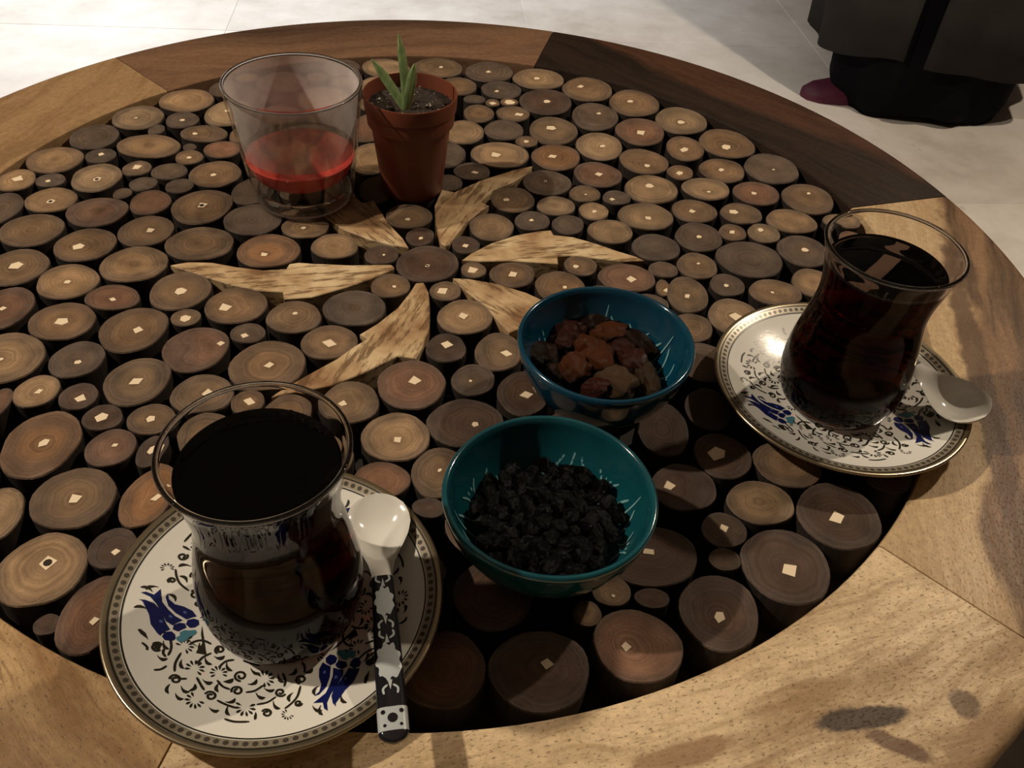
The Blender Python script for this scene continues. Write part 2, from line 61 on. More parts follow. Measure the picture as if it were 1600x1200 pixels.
BLOBS=[[[-3.52,-1.91],[-3.43,-2.03],[-3.34,-2.1],[-3.26,-2.09],[-3.2,-2.02],[-3.2,-1.97],[-3.25,-1.97],[-3.33,-1.98],[-3.43,-1.96],[-3.52,-1.89]],[[-3.47,-1.34],[-3.46,-1.48],[-3.42,-1.6],[-3.35,-1.65],[-3.26,-1.65],[-3.23,-1.62],[-3.27,-1.58],[-3.35,-1.52],[-3.42,-1.44],[-3.46,-1.33]],[[-2.92,-2.91],[-2.99,-3.01],[-3.01,-3.12],[-2.98,-3.21],[-2.9,-3.27],[-2.86,-3.28],[-2.87,-3.22],[-2.91,-3.13],[-2.92,-3.02],[-2.9,-2.92]],[[-2.79,-1.96],[-2.83,-2.09],[-2.82,-2.21],[-2.77,-2.29],[-2.68,-2.32],[-2.64,-2.31],[-2.67,-2.26],[-2.72,-2.18],[-2.77,-2.07],[-2.78,-1.96]],[[-2.39,-1.31],[-2.41,-1.45],[-2.39,-1.57],[-2.32,-1.64],[-2.23,-1.66],[-2.19,-1.64],[-2.23,-1.6],[-2.29,-1.52],[-2.35,-1.42],[-2.37,-1.31]],[[-2.13,-1.83],[-2.1,-1.98],[-2.05,-2.09],[-1.97,-2.13],[-1.88,-2.12],[-1.85,-2.09],[-1.9,-2.05],[-1.98,-2.01],[-2.06,-1.93],[-2.12,-1.82]],[[-1.43,-2.02],[-1.43,-2.16],[-1.39,-2.28],[-1.32,-2.34],[-1.22,-2.35],[-1.19,-2.32],[-1.23,-2.28],[-1.3,-2.22],[-1.38,-2.13],[-1.41,-2.01]],[[-1.85,-1.81],[-1.74,-1.91],[-1.63,-1.95],[-1.55,-1.92],[-1.51,-1.83],[-1.52,-1.78],[-1.57,-1.79],[-1.65,-1.82],[-1.75,-1.83],[-1.86,-1.79]],[[-1.5,-2.77],[-1.58,-2.86],[-1.62,-2.97],[-1.59,-3.07],[-1.5,-3.13],[-1.46,-3.14],[-1.47,-3.08],[-1.51,-2.99],[-1.52,-2.87],[-1.48,-2.77]],[[-2.03,-2.67],[-1.94,-2.79],[-1.85,-2.87],[-1.76,-2.87],[-1.71,-2.8],[-1.7,-2.75],[-1.75,-2.74],[-1.84,-2.74],[-1.94,-2.72],[-2.03,-2.65]],[[-2.59,-2.96],[-2.54,-3.1],[-2.47,-3.2],[-2.39,-3.23],[-2.31,-3.19],[-2.29,-3.15],[-2.34,-3.13],[-2.43,-3.1],[-2.51,-3.04],[-2.59,-2.94]],[[-2.32,-3.15],[-2.21,-3.12],[-2.13,-3.06],[-2.12,-2.97],[-2.17,-2.87],[-2.21,-2.84],[-2.22,-2.89],[-2.23,-2.98],[-2.26,-3.08],[-2.34,-3.14]],[[-2.69,-3.23],[-2.64,-3.37],[-2.57,-3.47],[-2.49,-3.5],[-2.41,-3.46],[-2.4,-3.42],[-2.44,-3.4],[-2.53,-3.37],[-2.61,-3.31],[-2.69,-3.22]],[[-1.62,-3.7],[-1.53,-3.83],[-1.44,-3.9],[-1.36,-3.91],[-1.3,-3.84],[-1.29,-3.8],[-1.34,-3.79],[-1.43,-3.79],[-1.52,-3.76],[-1.62,-3.69]],[[-1.09,-3.64],[-1.12,-3.77],[-1.12,-3.88],[-1.07,-3.97],[-0.98,-4.0],[-0.94,-4.0],[-0.97,-3.95],[-1.02,-3.86],[-1.06,-3.75],[-1.07,-3.64]],[[-0.35,-3.16],[-0.28,-3.3],[-0.2,-3.4],[-0.11,-3.43],[-0.04,-3.38],[-0.02,-3.34],[-0.07,-3.32],[-0.16,-3.29],[-0.26,-3.24],[-0.34,-3.14]],[[-0.13,-2.99],[-0.03,-3.1],[0.07,-3.16],[0.16,-3.16],[0.21,-3.08],[0.21,-3.04],[0.16,-3.04],[0.08,-3.05],[-0.03,-3.03],[-0.13,-2.97]],[[0.8,-3.2],[0.69,-3.27],[0.63,-3.35],[0.64,-3.45],[0.71,-3.54],[0.76,-3.56],[0.76,-3.51],[0.74,-3.41],[0.76,-3.3],[0.81,-3.21]],[[0.23,-3.5],[0.26,-3.65],[0.31,-3.77],[0.39,-3.83],[0.48,-3.82],[0.51,-3.79],[0.46,-3.75],[0.38,-3.69],[0.3,-3.61],[0.25,-3.49]],[[-0.64,-2.84],[-0.51,-2.87],[-0.4,-2.85],[-0.36,-2.79],[-0.37,-2.68],[-0.4,-2.64],[-0.43,-2.68],[-0.48,-2.75],[-0.55,-2.8],[-0.65,-2.82]],[[0.24,-2.48],[0.24,-2.62],[0.27,-2.74],[0.35,-2.81],[0.44,-2.82],[0.48,-2.79],[0.44,-2.75],[0.36,-2.68],[0.29,-2.59],[0.26,-2.47]],[[0.56,-2.55],[0.7,-2.56],[0.8,-2.53],[0.84,-2.45],[0.81,-2.34],[0.78,-2.3],[0.75,-2.35],[0.71,-2.43],[0.65,-2.5],[0.55,-2.53]],[[1.01,-2.46],[1.14,-2.52],[1.26,-2.53],[1.32,-2.48],[1.33,-2.38],[1.31,-2.33],[1.27,-2.36],[1.2,-2.41],[1.11,-2.45],[1.0,-2.44]],[[-0.65,-2.26],[-0.58,-2.4],[-0.5,-2.49],[-0.41,-2.51],[-0.33,-2.47],[-0.32,-2.43],[-0.37,-2.41],[-0.46,-2.39],[-0.56,-2.33],[-0.64,-2.24]],[[-1.4,-2.74],[-1.27,-2.79],[-1.17,-2.8],[-1.11,-2.74],[-1.1,-2.64],[-1.13,-2.6],[-1.16,-2.63],[-1.22,-2.69],[-1.31,-2.73],[-1.41,-2.73]],[[-1.19,-3.5],[-1.06,-3.55],[-0.96,-3.55],[-0.9,-3.5],[-0.9,-3.39],[-0.93,-3.34],[-0.96,-3.38],[-1.02,-3.44],[-1.1,-3.48],[-1.2,-3.48]],[[2.3,-3.46],[2.29,-3.61],[2.31,-3.73],[2.38,-3.81],[2.48,-3.83],[2.52,-3.81],[2.48,-3.76],[2.41,-3.69],[2.34,-3.58],[2.31,-3.46]],[[1.55,-3.03],[1.44,-3.09],[1.38,-3.18],[1.39,-3.28],[1.46,-3.37],[1.5,-3.39],[1.5,-3.34],[1.49,-3.24],[1.51,-3.13],[1.57,-3.04]],[[1.46,-3.78],[1.52,-3.93],[1.6,-4.03],[1.69,-4.07],[1.77,-4.03],[1.79,-3.99],[1.73,-3.96],[1.65,-3.93],[1.55,-3.87],[1.47,-3.77]],[[1.71,-3.79],[1.66,-3.91],[1.65,-4.03],[1.7,-4.13],[1.79,-4.18],[1.83,-4.18],[1.81,-4.12],[1.76,-4.03],[1.72,-3.91],[1.73,-3.79]],[[-0.22,-3.87],[-0.24,-4.06],[-0.2,-4.19],[-0.14,-4.14],[-0.16,-3.98]],[[3.13,-2.69],[2.99,-2.92],[2.97,-3.14],[3.05,-3.18],[3.11,-3.0]],[[-2.91,-1.44],[-3.0,-1.38],[-3.07,-1.37],[-3.09,-1.41],[-3.02,-1.45]],[[-2.89,-1.38],[-2.94,-1.28],[-2.99,-1.24],[-3.03,-1.26],[-3.0,-1.33]],[[-2.84,-1.36],[-2.83,-1.25],[-2.86,-1.18],[-2.9,-1.18],[-2.9,-1.25]],[[-2.77,-1.37],[-2.71,-1.3],[-2.7,-1.23],[-2.73,-1.2],[-2.78,-1.25]],[[-2.72,-1.41],[-2.62,-1.4],[-2.58,-1.35],[-2.59,-1.31],[-2.66,-1.32]],[[-2.7,-1.47],[-2.6,-1.52],[-2.53,-1.51],[-2.52,-1.47],[-2.59,-1.44]],[[-2.71,-1.53],[-2.64,-1.62],[-2.57,-1.65],[-2.54,-1.63],[-2.59,-1.57]],[[-2.75,-1.57],[-2.73,-1.68],[-2.69,-1.74],[-2.65,-1.74],[-2.66,-1.66]],[[-2.45,-2.29],[-2.56,-2.25],[-2.62,-2.27],[-2.63,-2.32],[-2.55,-2.34]],[[-2.45,-2.22],[-2.53,-2.13],[-2.6,-2.1],[-2.63,-2.14],[-2.57,-2.2]],[[-2.41,-2.17],[-2.44,-2.05],[-2.49,-1.99],[-2.53,-2.0],[-2.51,-2.08]],[[-2.35,-2.15],[-2.31,-2.05],[-2.32,-1.98],[-2.37,-1.96],[-2.39,-2.03]],[[-2.28,-2.18],[-2.19,-2.13],[-2.17,-2.06],[-2.2,-2.02],[-2.26,-2.06]],[[-2.24,-2.24],[-2.12,-2.25],[-2.06,-2.22],[-2.07,-2.17],[-2.15,-2.16]],[[-2.22,-2.3],[-2.13,-2.37],[-2.05,-2.39],[-2.03,-2.35],[-2.1,-2.3]],[[-2.25,-2.37],[-2.19,-2.48],[-2.13,-2.52],[-2.09,-2.5],[-2.13,-2.43]],[[-1.68,-2.47],[-1.77,-2.49],[-1.81,-2.53],[-1.8,-2.57],[-1.73,-2.56]],[[-1.7,-2.41],[-1.8,-2.37],[-1.86,-2.38],[-1.87,-2.42],[-1.8,-2.44]],[[-1.69,-2.35],[-1.76,-2.27],[-1.83,-2.24],[-1.86,-2.26],[-1.81,-2.32]],[[-1.65,-2.32],[-1.67,-2.22],[-1.71,-2.16],[-1.76,-2.16],[-1.74,-2.23]],[[-1.59,-2.31],[-1.56,-2.23],[-1.56,-2.16],[-1.6,-2.14],[-1.63,-2.2]],[[-1.54,-2.34],[-1.45,-2.3],[-1.42,-2.24],[-1.45,-2.21],[-1.51,-2.24]],[[-1.5,-2.39],[-1.4,-2.41],[-1.34,-2.39],[-1.34,-2.34],[-1.41,-2.33]],[[-1.49,-2.45],[-1.41,-2.52],[-1.34,-2.54],[-1.32,-2.5],[-1.38,-2.46]],[[-1.96,-3.49],[-1.87,-3.57],[-1.8,-3.58],[-1.78,-3.54],[-1.85,-3.49]],[[-1.99,-3.55],[-1.94,-3.66],[-1.88,-3.71],[-1.84,-3.69],[-1.88,-3.62]],[[-2.04,-3.58],[-2.05,-3.68],[-2.02,-3.76],[-1.97,-3.77],[-1.97,-3.69]],[[-2.11,-3.56],[-2.17,-3.64],[-2.17,-3.71],[-2.14,-3.75],[-2.1,-3.69]],[[-2.16,-3.52],[-2.26,-3.53],[-2.3,-3.58],[-2.28,-3.63],[-2.22,-3.61]],[[-2.19,-3.45],[-2.29,-3.4],[-2.36,-3.41],[-2.37,-3.46],[-2.29,-3.49]],[[-2.18,-3.39],[-2.25,-3.29],[-2.32,-3.26],[-2.35,-3.29],[-2.3,-3.35]],[[-2.14,-3.34],[-2.16,-3.23],[-2.21,-3.16],[-2.25,-3.17],[-2.23,-3.25]],[[-0.45,-3.66],[-0.34,-3.67],[-0.28,-3.63],[-0.29,-3.58],[-0.37,-3.57]],[[-0.44,-3.74],[-0.33,-3.81],[-0.25,-3.82],[-0.23,-3.77],[-0.31,-3.72]],[[-0.46,-3.8],[-0.39,-3.92],[-0.32,-3.97],[-0.28,-3.95],[-0.33,-3.87]],[[-0.51,-3.83],[-0.51,-3.95],[-0.47,-4.03],[-0.42,-4.04],[-0.43,-3.95]],[[-0.58,-3.82],[-0.65,-3.91],[-0.65,-3.99],[-0.6,-4.03],[-0.56,-3.96]],[[-0.65,-3.78],[-0.75,-3.8],[-0.8,-3.86],[-0.77,-3.91],[-0.7,-3.89]],[[-0.68,-3.71],[-0.8,-3.66],[-0.87,-3.68],[-0.87,-3.73],[-0.79,-3.75]],[[-0.68,-3.63],[-0.77,-3.53],[-0.85,-3.5],[-0.88,-3.53],[-0.81,-3.6]],[[-0.26,-2.57],[-0.33,-2.46],[-0.4,-2.42],[-0.43,-2.44],[-0.38,-2.52]],[[-0.21,-2.53],[-0.21,-2.41],[-0.26,-2.34],[-0.31,-2.34],[-0.3,-2.42]],[[-0.14,-2.53],[-0.08,-2.44],[-0.08,-2.36],[-0.13,-2.34],[-0.16,-2.4]],[[-0.07,-2.57],[0.03,-2.54],[0.07,-2.48],[0.04,-2.43],[-0.03,-2.46]],[[-0.04,-2.63],[0.08,-2.67],[0.15,-2.65],[0.15,-2.6],[0.07,-2.58]],[[-0.04,-2.7],[0.05,-2.79],[0.13,-2.81],[0.16,-2.78],[0.09,-2.72]],[[-0.07,-2.75],[-0.04,-2.86],[0.02,-2.92],[0.06,-2.91],[0.04,-2.84]],[[-0.14,-2.77],[-0.17,-2.87],[-0.14,-2.95],[-0.1,-2.96],[-0.08,-2.89]],[[1.27,-1.79],[1.2,-1.73],[1.13,-1.71],[1.11,-1.74],[1.17,-1.78]],[[1.3,-1.75],[1.27,-1.66],[1.22,-1.61],[1.18,-1.62],[1.21,-1.69]],[[1.36,-1.73],[1.38,-1.64],[1.36,-1.58],[1.32,-1.57],[1.3,-1.63]],[[1.41,-1.74],[1.48,-1.69],[1.5,-1.63],[1.47,-1.6],[1.42,-1.64]],[[1.46,-1.78],[1.55,-1.78],[1.6,-1.75],[1.59,-1.71],[1.52,-1.71]],[[1.47,-1.84],[1.56,-1.89],[1.63,-1.9],[1.64,-1.86],[1.58,-1.82]],[[1.46,-1.89],[1.51,-1.98],[1.57,-2.02],[1.61,-2.0],[1.56,-1.94]],[[1.41,-1.92],[1.42,-2.02],[1.46,-2.08],[1.5,-2.08],[1.49,-2.02]],[[0.83,-4.07],[0.89,-4.12],[0.94,-4.14],[0.95,-4.11],[0.91,-4.08]],[[0.81,-4.1],[0.84,-4.18],[0.88,-4.22],[0.9,-4.21],[0.88,-4.16]],[[0.77,-4.12],[0.76,-4.19],[0.78,-4.24],[0.81,-4.25],[0.81,-4.2]],[[0.73,-4.1],[0.68,-4.15],[0.67,-4.19],[0.7,-4.22],[0.73,-4.19]],[[0.69,-4.07],[0.62,-4.07],[0.59,-4.1],[0.6,-4.13],[0.65,-4.13]],[[0.68,-4.02],[0.61,-3.99],[0.56,-3.99],[0.56,-4.01],[0.6,-4.04]],[[0.69,-3.98],[0.64,-3.92],[0.6,-3.89],[0.57,-3.91],[0.61,-3.95]],[[0.72,-3.96],[0.71,-3.89],[0.68,-3.84],[0.65,-3.84],[0.66,-3.89]]]
GOLD=[[6.82,-7.1,1.3,1.12,-20,3],[5.97,-8.17,1.08,0.93,30,1],[4.65,-9.61,1.03,0.99,-10,3],[5.66,-8.94,0.86,0.87,40,1],[7.64,-8.43,1.14,0.87,15,0],[8.85,-8.69,1.35,0.81,-40,3],[6.8,-9.61,1.24,0.87,-30,0],[6.82,-10.26,1.08,0.87,-20,0],[5.95,-10.66,0.97,0.99,-10,0],[5.13,-10.73,0.7,0.62,-20,3],[7.56,-11.45,1.35,1.12,-60,2],[8.17,-9.36,0.81,0.81,-30,1],[8.54,-10.11,0.97,0.93,-70,1],[8.96,-11.15,1.3,0.68,-80,4],[6.6,-11.82,0.92,0.75,-10,1],[8.27,-7.64,0.86,0.68,-10,3]]
# ------------------------------------------------------------------ helpers
COL = scene.collection

def link(name, me, parent=None, loc=(0, 0, 0), rotz=0.0, mats=()):
    o = bpy.data.objects.new(name, me)
    COL.objects.link(o)
    o.location = loc
    o.rotation_euler = (0, 0, rotz)
    if parent is not None:
        o.parent = parent
    if me is not None:
        for m in mats:
            if m.name not in [k.name for k in me.materials if k]:
                me.materials.append(m)
    return o

def thing(name, label, cat, loc=(0, 0, 0), rotz=0.0, group=None):
    o = link(name, None, None, loc, rotz)
    o.empty_display_size = 0.02
    return tag(o, label, cat, group)

def tag(o, label, cat, group=None, kind=None):
    o['label'] = label; o['category'] = cat
    if group: o['group'] = group
    if kind: o['kind'] = kind
    return o

def mesh(name, verts, faces, smooth=False, sharp_deg=None, scale=CM):
    me = bpy.data.meshes.new(name)
    me.from_pydata([tuple(c * scale for c in v) for v in verts], [], faces)
    me.validate()
    bm = bmesh.new(); bm.from_mesh(me)
    bmesh.ops.recalc_face_normals(bm, faces=bm.faces)
    bm.to_mesh(me); bm.free()
    if smooth:
        me.polygons.foreach_set('use_smooth', [True] * len(me.polygons))
        if sharp_deg:
            me.set_sharp_from_angle(angle=math.radians(sharp_deg))
    me.update()
    return me

def lathe(name, prof, seg=64, sharp_deg=45, wob=None):
    """prof: closed or open list of (r, z) in cm; r == 0 makes a pole."""
    v, f, rows = [], [], []
    for (r, z) in prof:
        if r < 1e-6:
            rows.append([len(v)]); v.append((0, 0, z))
        else:
            base = len(v); rows.append(list(range(base, base + seg)))
            for i in range(seg):
                a = 2 * math.pi * i / seg
                k = 1.0 if wob is None else wob(a, z)
                v.append((r * k * math.cos(a), r * k * math.sin(a), z))
    for a, b in zip(rows[:-1], rows[1:]):
        for i in range(seg):
            j = (i + 1) % seg
            if len(a) == 1 and len(b) == 1: continue
            if len(a) == 1: f.append((a[0], b[i], b[j]))
            elif len(b) == 1: f.append((a[i], b[0], a[j]))
            else: f.append((a[i], b[i], b[j], a[j]))
    return mesh(name, v, f, True, sharp_deg)

def smooth_prof(pts, n=6):
    """Catmull-Rom through the (r, z) points."""
    out = []
    P = [pts[0]] + list(pts) + [pts[-1]]
    for i in range(1, len(P) - 2):
        p0, p1, p2, p3 = P[i - 1], P[i], P[i + 1], P[i + 2]
        for k in range(n):
            t = k / n
            out.append(tuple(max(0.0, 0.5 * ((2 * p1[d]) + (-p0[d] + p2[d]) * t + (2 * p0[d] - 5 * p1[d] + 4 * p2[d] - p3[d]) * t * t
                       + (-p0[d] + 3 * p1[d] - 3 * p2[d] + p3[d]) * t ** 3)) if d == 0 else
                       0.5 * ((2 * p1[d]) + (-p0[d] + p2[d]) * t + (2 * p0[d] - 5 * p1[d] + 4 * p2[d] - p3[d]) * t * t
                       + (-p0[d] + 3 * p1[d] - 3 * p2[d] + p3[d]) * t ** 3) for d in (0, 1)))
    out.append(tuple(pts[-1]))
    return out

def interp(x, xs, ys):
    if x <= xs[0]: return ys[0]
    for i in range(1, len(xs)):
        if x <= xs[i]:
            t = (x - xs[i - 1]) / (xs[i] - xs[i - 1])
            return ys[i - 1] + t * (ys[i] - ys[i - 1])
    return ys[-1]

# ------------------------------------------------------------------ material helpers
class N:
    def __init__(self, name):
        self.m = bpy.data.materials.new(name); self.m.use_nodes = True
        self.t = self.m.node_tree
        self.b = self.t.nodes['Principled BSDF']; self.out = self.t.nodes['Material Output']
    def n(self, typ, ins=None, **kw):
        k = self.t.nodes.new(typ)
        for a, v in kw.items(): setattr(k, a, v)
        for a, v in (ins or {}).items(): self.set(k, a, v)
        return k
    def set(self, k, a, v):
        if hasattr(v, 'is_output') or isinstance(v, bpy.types.NodeSocket): self.t.links.new(v, k.inputs[a])
        else: k.inputs[a].default_value = v
    def p(self, **kw):
        for a, v in kw.items(): self.set(self.b, a.replace('_', ' '), v)
    def math(self, op, a, b=0.0, c=None, clamp=False):
        k = self.n('ShaderNodeMath', operation=op); k.use_clamp = clamp
        self.set(k, 0, a); self.set(k, 1, b)
        if c is not None: self.set(k, 2, c)
        return k.outputs[0]
    def mix(self, f, a, b):
        k = self.n('ShaderNodeMix', data_type='RGBA')
        self.set(k, 0, f); self.set(k, 6, a); self.set(k, 7, b)
        return k.outputs[2]
    def ramp(self, f, stops):
        k = self.n('ShaderNodeValToRGB'); e = k.color_ramp.elements
        while len(e) > 1: e.remove(e[-1])
        for i, (p, c) in enumerate(stops):
            s = e[0] if i == 0 else e.new(p)
            s.position = p; s.color = c if len(c) == 4 else (*c, 1)
        self.set(k, 0, f); return k.outputs[0]
    def step(self, x, lo, hi):
        k = self.n('ShaderNodeMapRange', interpolation_type='SMOOTHSTEP')
        self.set(k, 0, x); self.set(k, 1, lo); self.set(k, 2, hi); return k.outputs[0]
    def noise(self, vec, scale, detail=3.0, rough=0.55, w=None, dist=0.0):
        k = self.n('ShaderNodeTexNoise'); 
        if w is not None: k.noise_dimensions = '4D'; self.set(k, 'W', w)
        if vec is not None: self.set(k, 'Vector', vec)
        k.inputs['Scale'].default_value = scale; k.inputs['Detail'].default_value = detail
        k.inputs['Roughness'].default_value = rough; k.inputs['Distortion'].default_value = dist
        return k.outputs[0]
    def obj(self): return self.n('ShaderNodeTexCoord').outputs['Object']
    def mapping(self, vec, loc=(0, 0, 0), rot=(0, 0, 0), sc=(1, 1, 1)):
        k = self.n('ShaderNodeMapping'); self.set(k, 0, vec)
        k.inputs[1].default_value = loc; k.inputs[2].default_value = rot; k.inputs[3].default_value = sc
        return k.outputs[0]
    def bump(self, h, strength=0.2, dist=0.001):
        k = self.n('ShaderNodeBump'); k.inputs['Strength'].default_value = strength; k.inputs['Distance'].default_value = dist
        self.set(k, 'Height', h); self.set(self.b, 'Normal', k.outputs[0])

def plain(name, col, rough=0.5, **kw):
    w = N(name); w.p(Base_Color=(*col, 1), Roughness=rough)
    for a, v in kw.items(): w.set(w.b, a.replace('_', ' '), v)
    return w.m

# ---- wood slice: rings around an off-centre pith; tone comes from the object's own colour
def mat_slice():
    w = N('slice_wood')
    co = w.obj()
    info = w.n('ShaderNodeObjectInfo')
    rnd = info.outputs['Random']; tone = info.outputs['Color']
    sx = w.n('ShaderNodeSeparateXYZ', {0: co})
    ax = w.n('ShaderNodeAttribute', attribute_type='OBJECT', attribute_name='pith_x').outputs['Fac']
    ay = w.n('ShaderNodeAttribute', attribute_type='OBJECT', attribute_name='pith_y').outputs['Fac']
    seed = w.math('MULTIPLY', rnd, 57.0)
    edge = w.n('ShaderNodeVectorMath', {0: w.n('ShaderNodeCombineXYZ', {0: sx.outputs[0], 1: sx.outputs[1]}).outputs[0]}, operation='LENGTH').outputs['Value']
    # centre of the rings drifts to the pith near the middle
    fade = w.math('SUBTRACT', 1.0, edge, clamp=True)
    dx = w.math('SUBTRACT', sx.outputs[0], w.math('MULTIPLY', ax, fade))
    dy = w.math('SUBTRACT', sx.outputs[1], w.math('MULTIPLY', ay, fade))
    r = w.n('ShaderNodeVectorMath', {0: w.n('ShaderNodeCombineXYZ', {0: dx, 1: dy}).outputs[0]}, operation='LENGTH').outputs['Value']
    wob = w.noise(co, 1.6, 2.0, 0.5, seed)
    r2 = w.math('ADD', r, w.math('MULTIPLY', w.math('SUBTRACT', wob, 0.5), 0.34))
    rings = w.n('ShaderNodeTexNoise', noise_dimensions='1D', )
    w.set(rings, 'W', w.math('ADD', w.math('MULTIPLY', r2, 7.0), seed)); rings.inputs['Scale'].default_value = 1.6
    rings.inputs['Detail'].default_value = 4.0; rings.inputs['Roughness'].default_value = 0.62
    ring = rings.outputs[0]
    grain = w.noise(co, 16.0, 5.0, 0.75, seed)
    blot = w.noise(co, 1.3, 2.0, 0.5, w.math('ADD', seed, 9.0))
    k1 = w.math('MULTIPLY_ADD', ring, 0.85, 0.50)
    k2 = w.math('MULTIPLY_ADD', grain, 0.7, 0.66)
    k3 = w.math('MULTIPLY_ADD', blot, 1.3, 0.30)
    k = w.math('MULTIPLY', w.math('MULTIPLY', k1, k2), k3)
    # pale inner zone with its own outline, greyer sapwood outside, dark skin at the very edge
    zone = w.step(w.math('ADD', r2, w.math('MULTIPLY', w.math('SUBTRACT', rnd, 0.5), 0.3)), 0.55, 0.86)
    sap = w.mix(0.5, tone, (0.085, 0.068, 0.060, 1))
    c = w.mix(zone, tone, sap)
    core = w.step(r2, 0.30, 0.06)
    c = w.mix(w.math('MULTIPLY', core, w.math('MULTIPLY', rnd, 0.6)), c, (0.12, 0.066, 0.036, 1))
    skin = w.step(edge, 0.93, 1.0)
    c = w.mix(w.math('MULTIPLY', skin, 0.35), c, (0.16, 0.125, 0.10, 1))
    g = w.n('ShaderNodeCombineColor', {0: k, 1: k, 2: k}).outputs[0]
    mm = w.n('ShaderNodeMix', data_type='RGBA', blend_type='MULTIPLY'); w.set(mm, 0, 1.0); w.set(mm, 6, c); w.set(mm, 7, g)
    w.p(Base_Color=mm.outputs[2], Roughness=w.math('MULTIPLY_ADD', grain, 0.3, 0.45))
    w.set(w.b, 'Specular IOR Level', 0.14)
    w.bump(w.math('ADD', grain, w.math('MULTIPLY', ring, 0.8)), 0.35, 0.0012)
    return w.m

def mat_bark():
    w = N('bark')
    co = w.obj(); n = w.noise(co, 9.0, 4.0)
    w.p(Base_Color=w.ramp(n, [(0.3, (0.006, 0.004, 0.003)), (0.7, (0.024, 0.013, 0.008))]), Roughness=0.75)
    return w.m

def mat_plank(name, light, mid, dark, heart=None, heart_at=99.0, heart_soft=0.5, seed=0.0, streak=0.45, pore=0.5, inner_heart=False, knot=None):
    """Board whose grain runs along local x; local y points to the rim of the table (metres)."""
    w = N(name)
    co = w.obj()
    warp = w.noise(w.mapping(co, (seed, seed * 0.7, 0)), 9.0, 2.0, 0.5)
    s = w.n('ShaderNodeSeparateXYZ', {0: co})
    y2 = w.math('ADD', s.outputs[1], w.math('MULTIPLY', w.math('SUBTRACT', warp, 0.5), 0.045))
    v = w.n('ShaderNodeCombineXYZ', {0: w.math('MULTIPLY', s.outputs[0], 0.11), 1: y2, 2: w.math('MULTIPLY', s.outputs[2], 0.6)}).outputs[0]
    band = w.noise(w.mapping(v, (seed, seed * 2.3, 0)), 75.0, 5.0, 0.68, dist=0.6)
    fine = w.noise(w.mapping(v, (seed * 3, 1, 0)), 330.0, 3.0, 0.65)
    cloud = w.noise(w.mapping(co, (seed * 5, 3, 1), sc=(0.45, 1, 1)), 30.0, 5.0, 0.66)
    f = w.math('ADD', w.math('MULTIPLY', band, 0.55), w.math('MULTIPLY', cloud, 0.45))
    c = w.ramp(f, [(0.40, mid), (0.455, tuple(a * .3 + b * .7 for a, b in zip(light, mid))), (0.50, tuple(a * .65 + b * .35 for a, b in zip(light, mid))), (0.56, light)])
    c = w.mix(w.math('MULTIPLY', w.step(fine, 0.50, 0.66), streak), c, (*mid, 1))
    if heart is not None:
        h = w.math('ADD', y2, w.math('MULTIPLY', w.math('SUBTRACT', cloud, 0.5), 0.03))
        a, b = heart_at - heart_soft, heart_at + heart_soft
        hm = w.step(h, a, b) if not inner_heart else w.step(h, b, a)
        hb = w.ramp(band, [(0.36, dark), (0.62, heart)])
        c = w.mix(hm, c, hb)
    pores = w.noise(w.mapping(co, (seed, 0, 0), sc=(0.50, 1, 1)), 1150.0, 3.0, 0.6)
    pm = w.math('MULTIPLY', w.step(pores, 0.55, 0.70), pore)
    c = w.mix(pm, c, (*tuple(m_ * 0.45 for m_ in mid), 1))
    mot = w.math('MULTIPLY_ADD', w.noise(co, 260.0, 5.0, 0.75), 0.9, 0.55)
    mo = w.n('ShaderNodeMix', data_type='RGBA', blend_type='MULTIPLY'); w.set(mo, 0, 1.0); w.set(mo, 6, c); w.set(mo, 7, w.n('ShaderNodeCombineColor', {0: mot, 1: mot, 2: mot}).outputs[0])
    c = mo.outputs[2]
    if knot is not None:
        for (kx, ky, ka, kb, kr, kc, ks) in knot:
            kp = w.mapping(w.n('ShaderNodeVectorMath', {0: co, 1: (kx, ky, 0)}, operation='SUBTRACT').outputs[0], rot=(0, 0, -kr))
            kp = w.mapping(kp, sc=(1 / ka, 1 / kb, 0))
            kd = w.n('ShaderNodeVectorMath', {0: kp}, operation='LENGTH').outputs['Value']
            kd = w.math('ADD', kd, w.math('MULTIPLY', w.math('SUBTRACT', w.noise(co, 55.0, 4.0, 0.7), 0.5), 1.3))
            c = w.mix(w.math('MULTIPLY', w.step(kd, 1.0, 0.62), ks), c, (*kc, 1))
    w.p(Base_Color=c, Roughness=w.math('MULTIPLY_ADD', fine, 0.25, 0.34))
    w.set(w.b, 'Specular IOR Level', 0.22)
    w.bump(w.math('SUBTRACT', fine, w.math('MULTIPLY', pm, 1.5)), 0.25, 0.0006)
    return w.m

def mat_inlay():
    w = N('inlay_wood')
    co = w.obj(); info = w.n('ShaderNodeObjectInfo')
    seed = w.math('MULTIPLY', info.outputs['Random'], 31.0)
    s = w.mapping(co, sc=(0.16, 1, 1))
    a = w.noise(s, 330.0, 5.0, 0.7, seed); b = w.noise(co, 35.0, 3.0, 0.6, seed)
    c = w.ramp(b, [(0.36, (0.27, 0.15, 0.07)), (0.50, (0.50, 0.35, 0.19)), (0.62, (0.68, 0.53, 0.32))])
    c = w.mix(w.math('MULTIPLY', w.step(a, 0.49, 0.60), 0.8), c, (0.115, 0.058, 0.024, 1))
    w.p(Base_Color=c, Roughness=0.5)
    w.bump(a, 0.2, 0.0006)
    return w.m

def mat_glass(name, rough=0.0, tint=(1, 1, 1), ior=1.5):
    w = N(name)
    w.p(Base_Color=(*tint, 1), Roughness=rough, IOR=ior)
    w.set(w.b, 'Transmission Weight', 1.0)
    return w.m

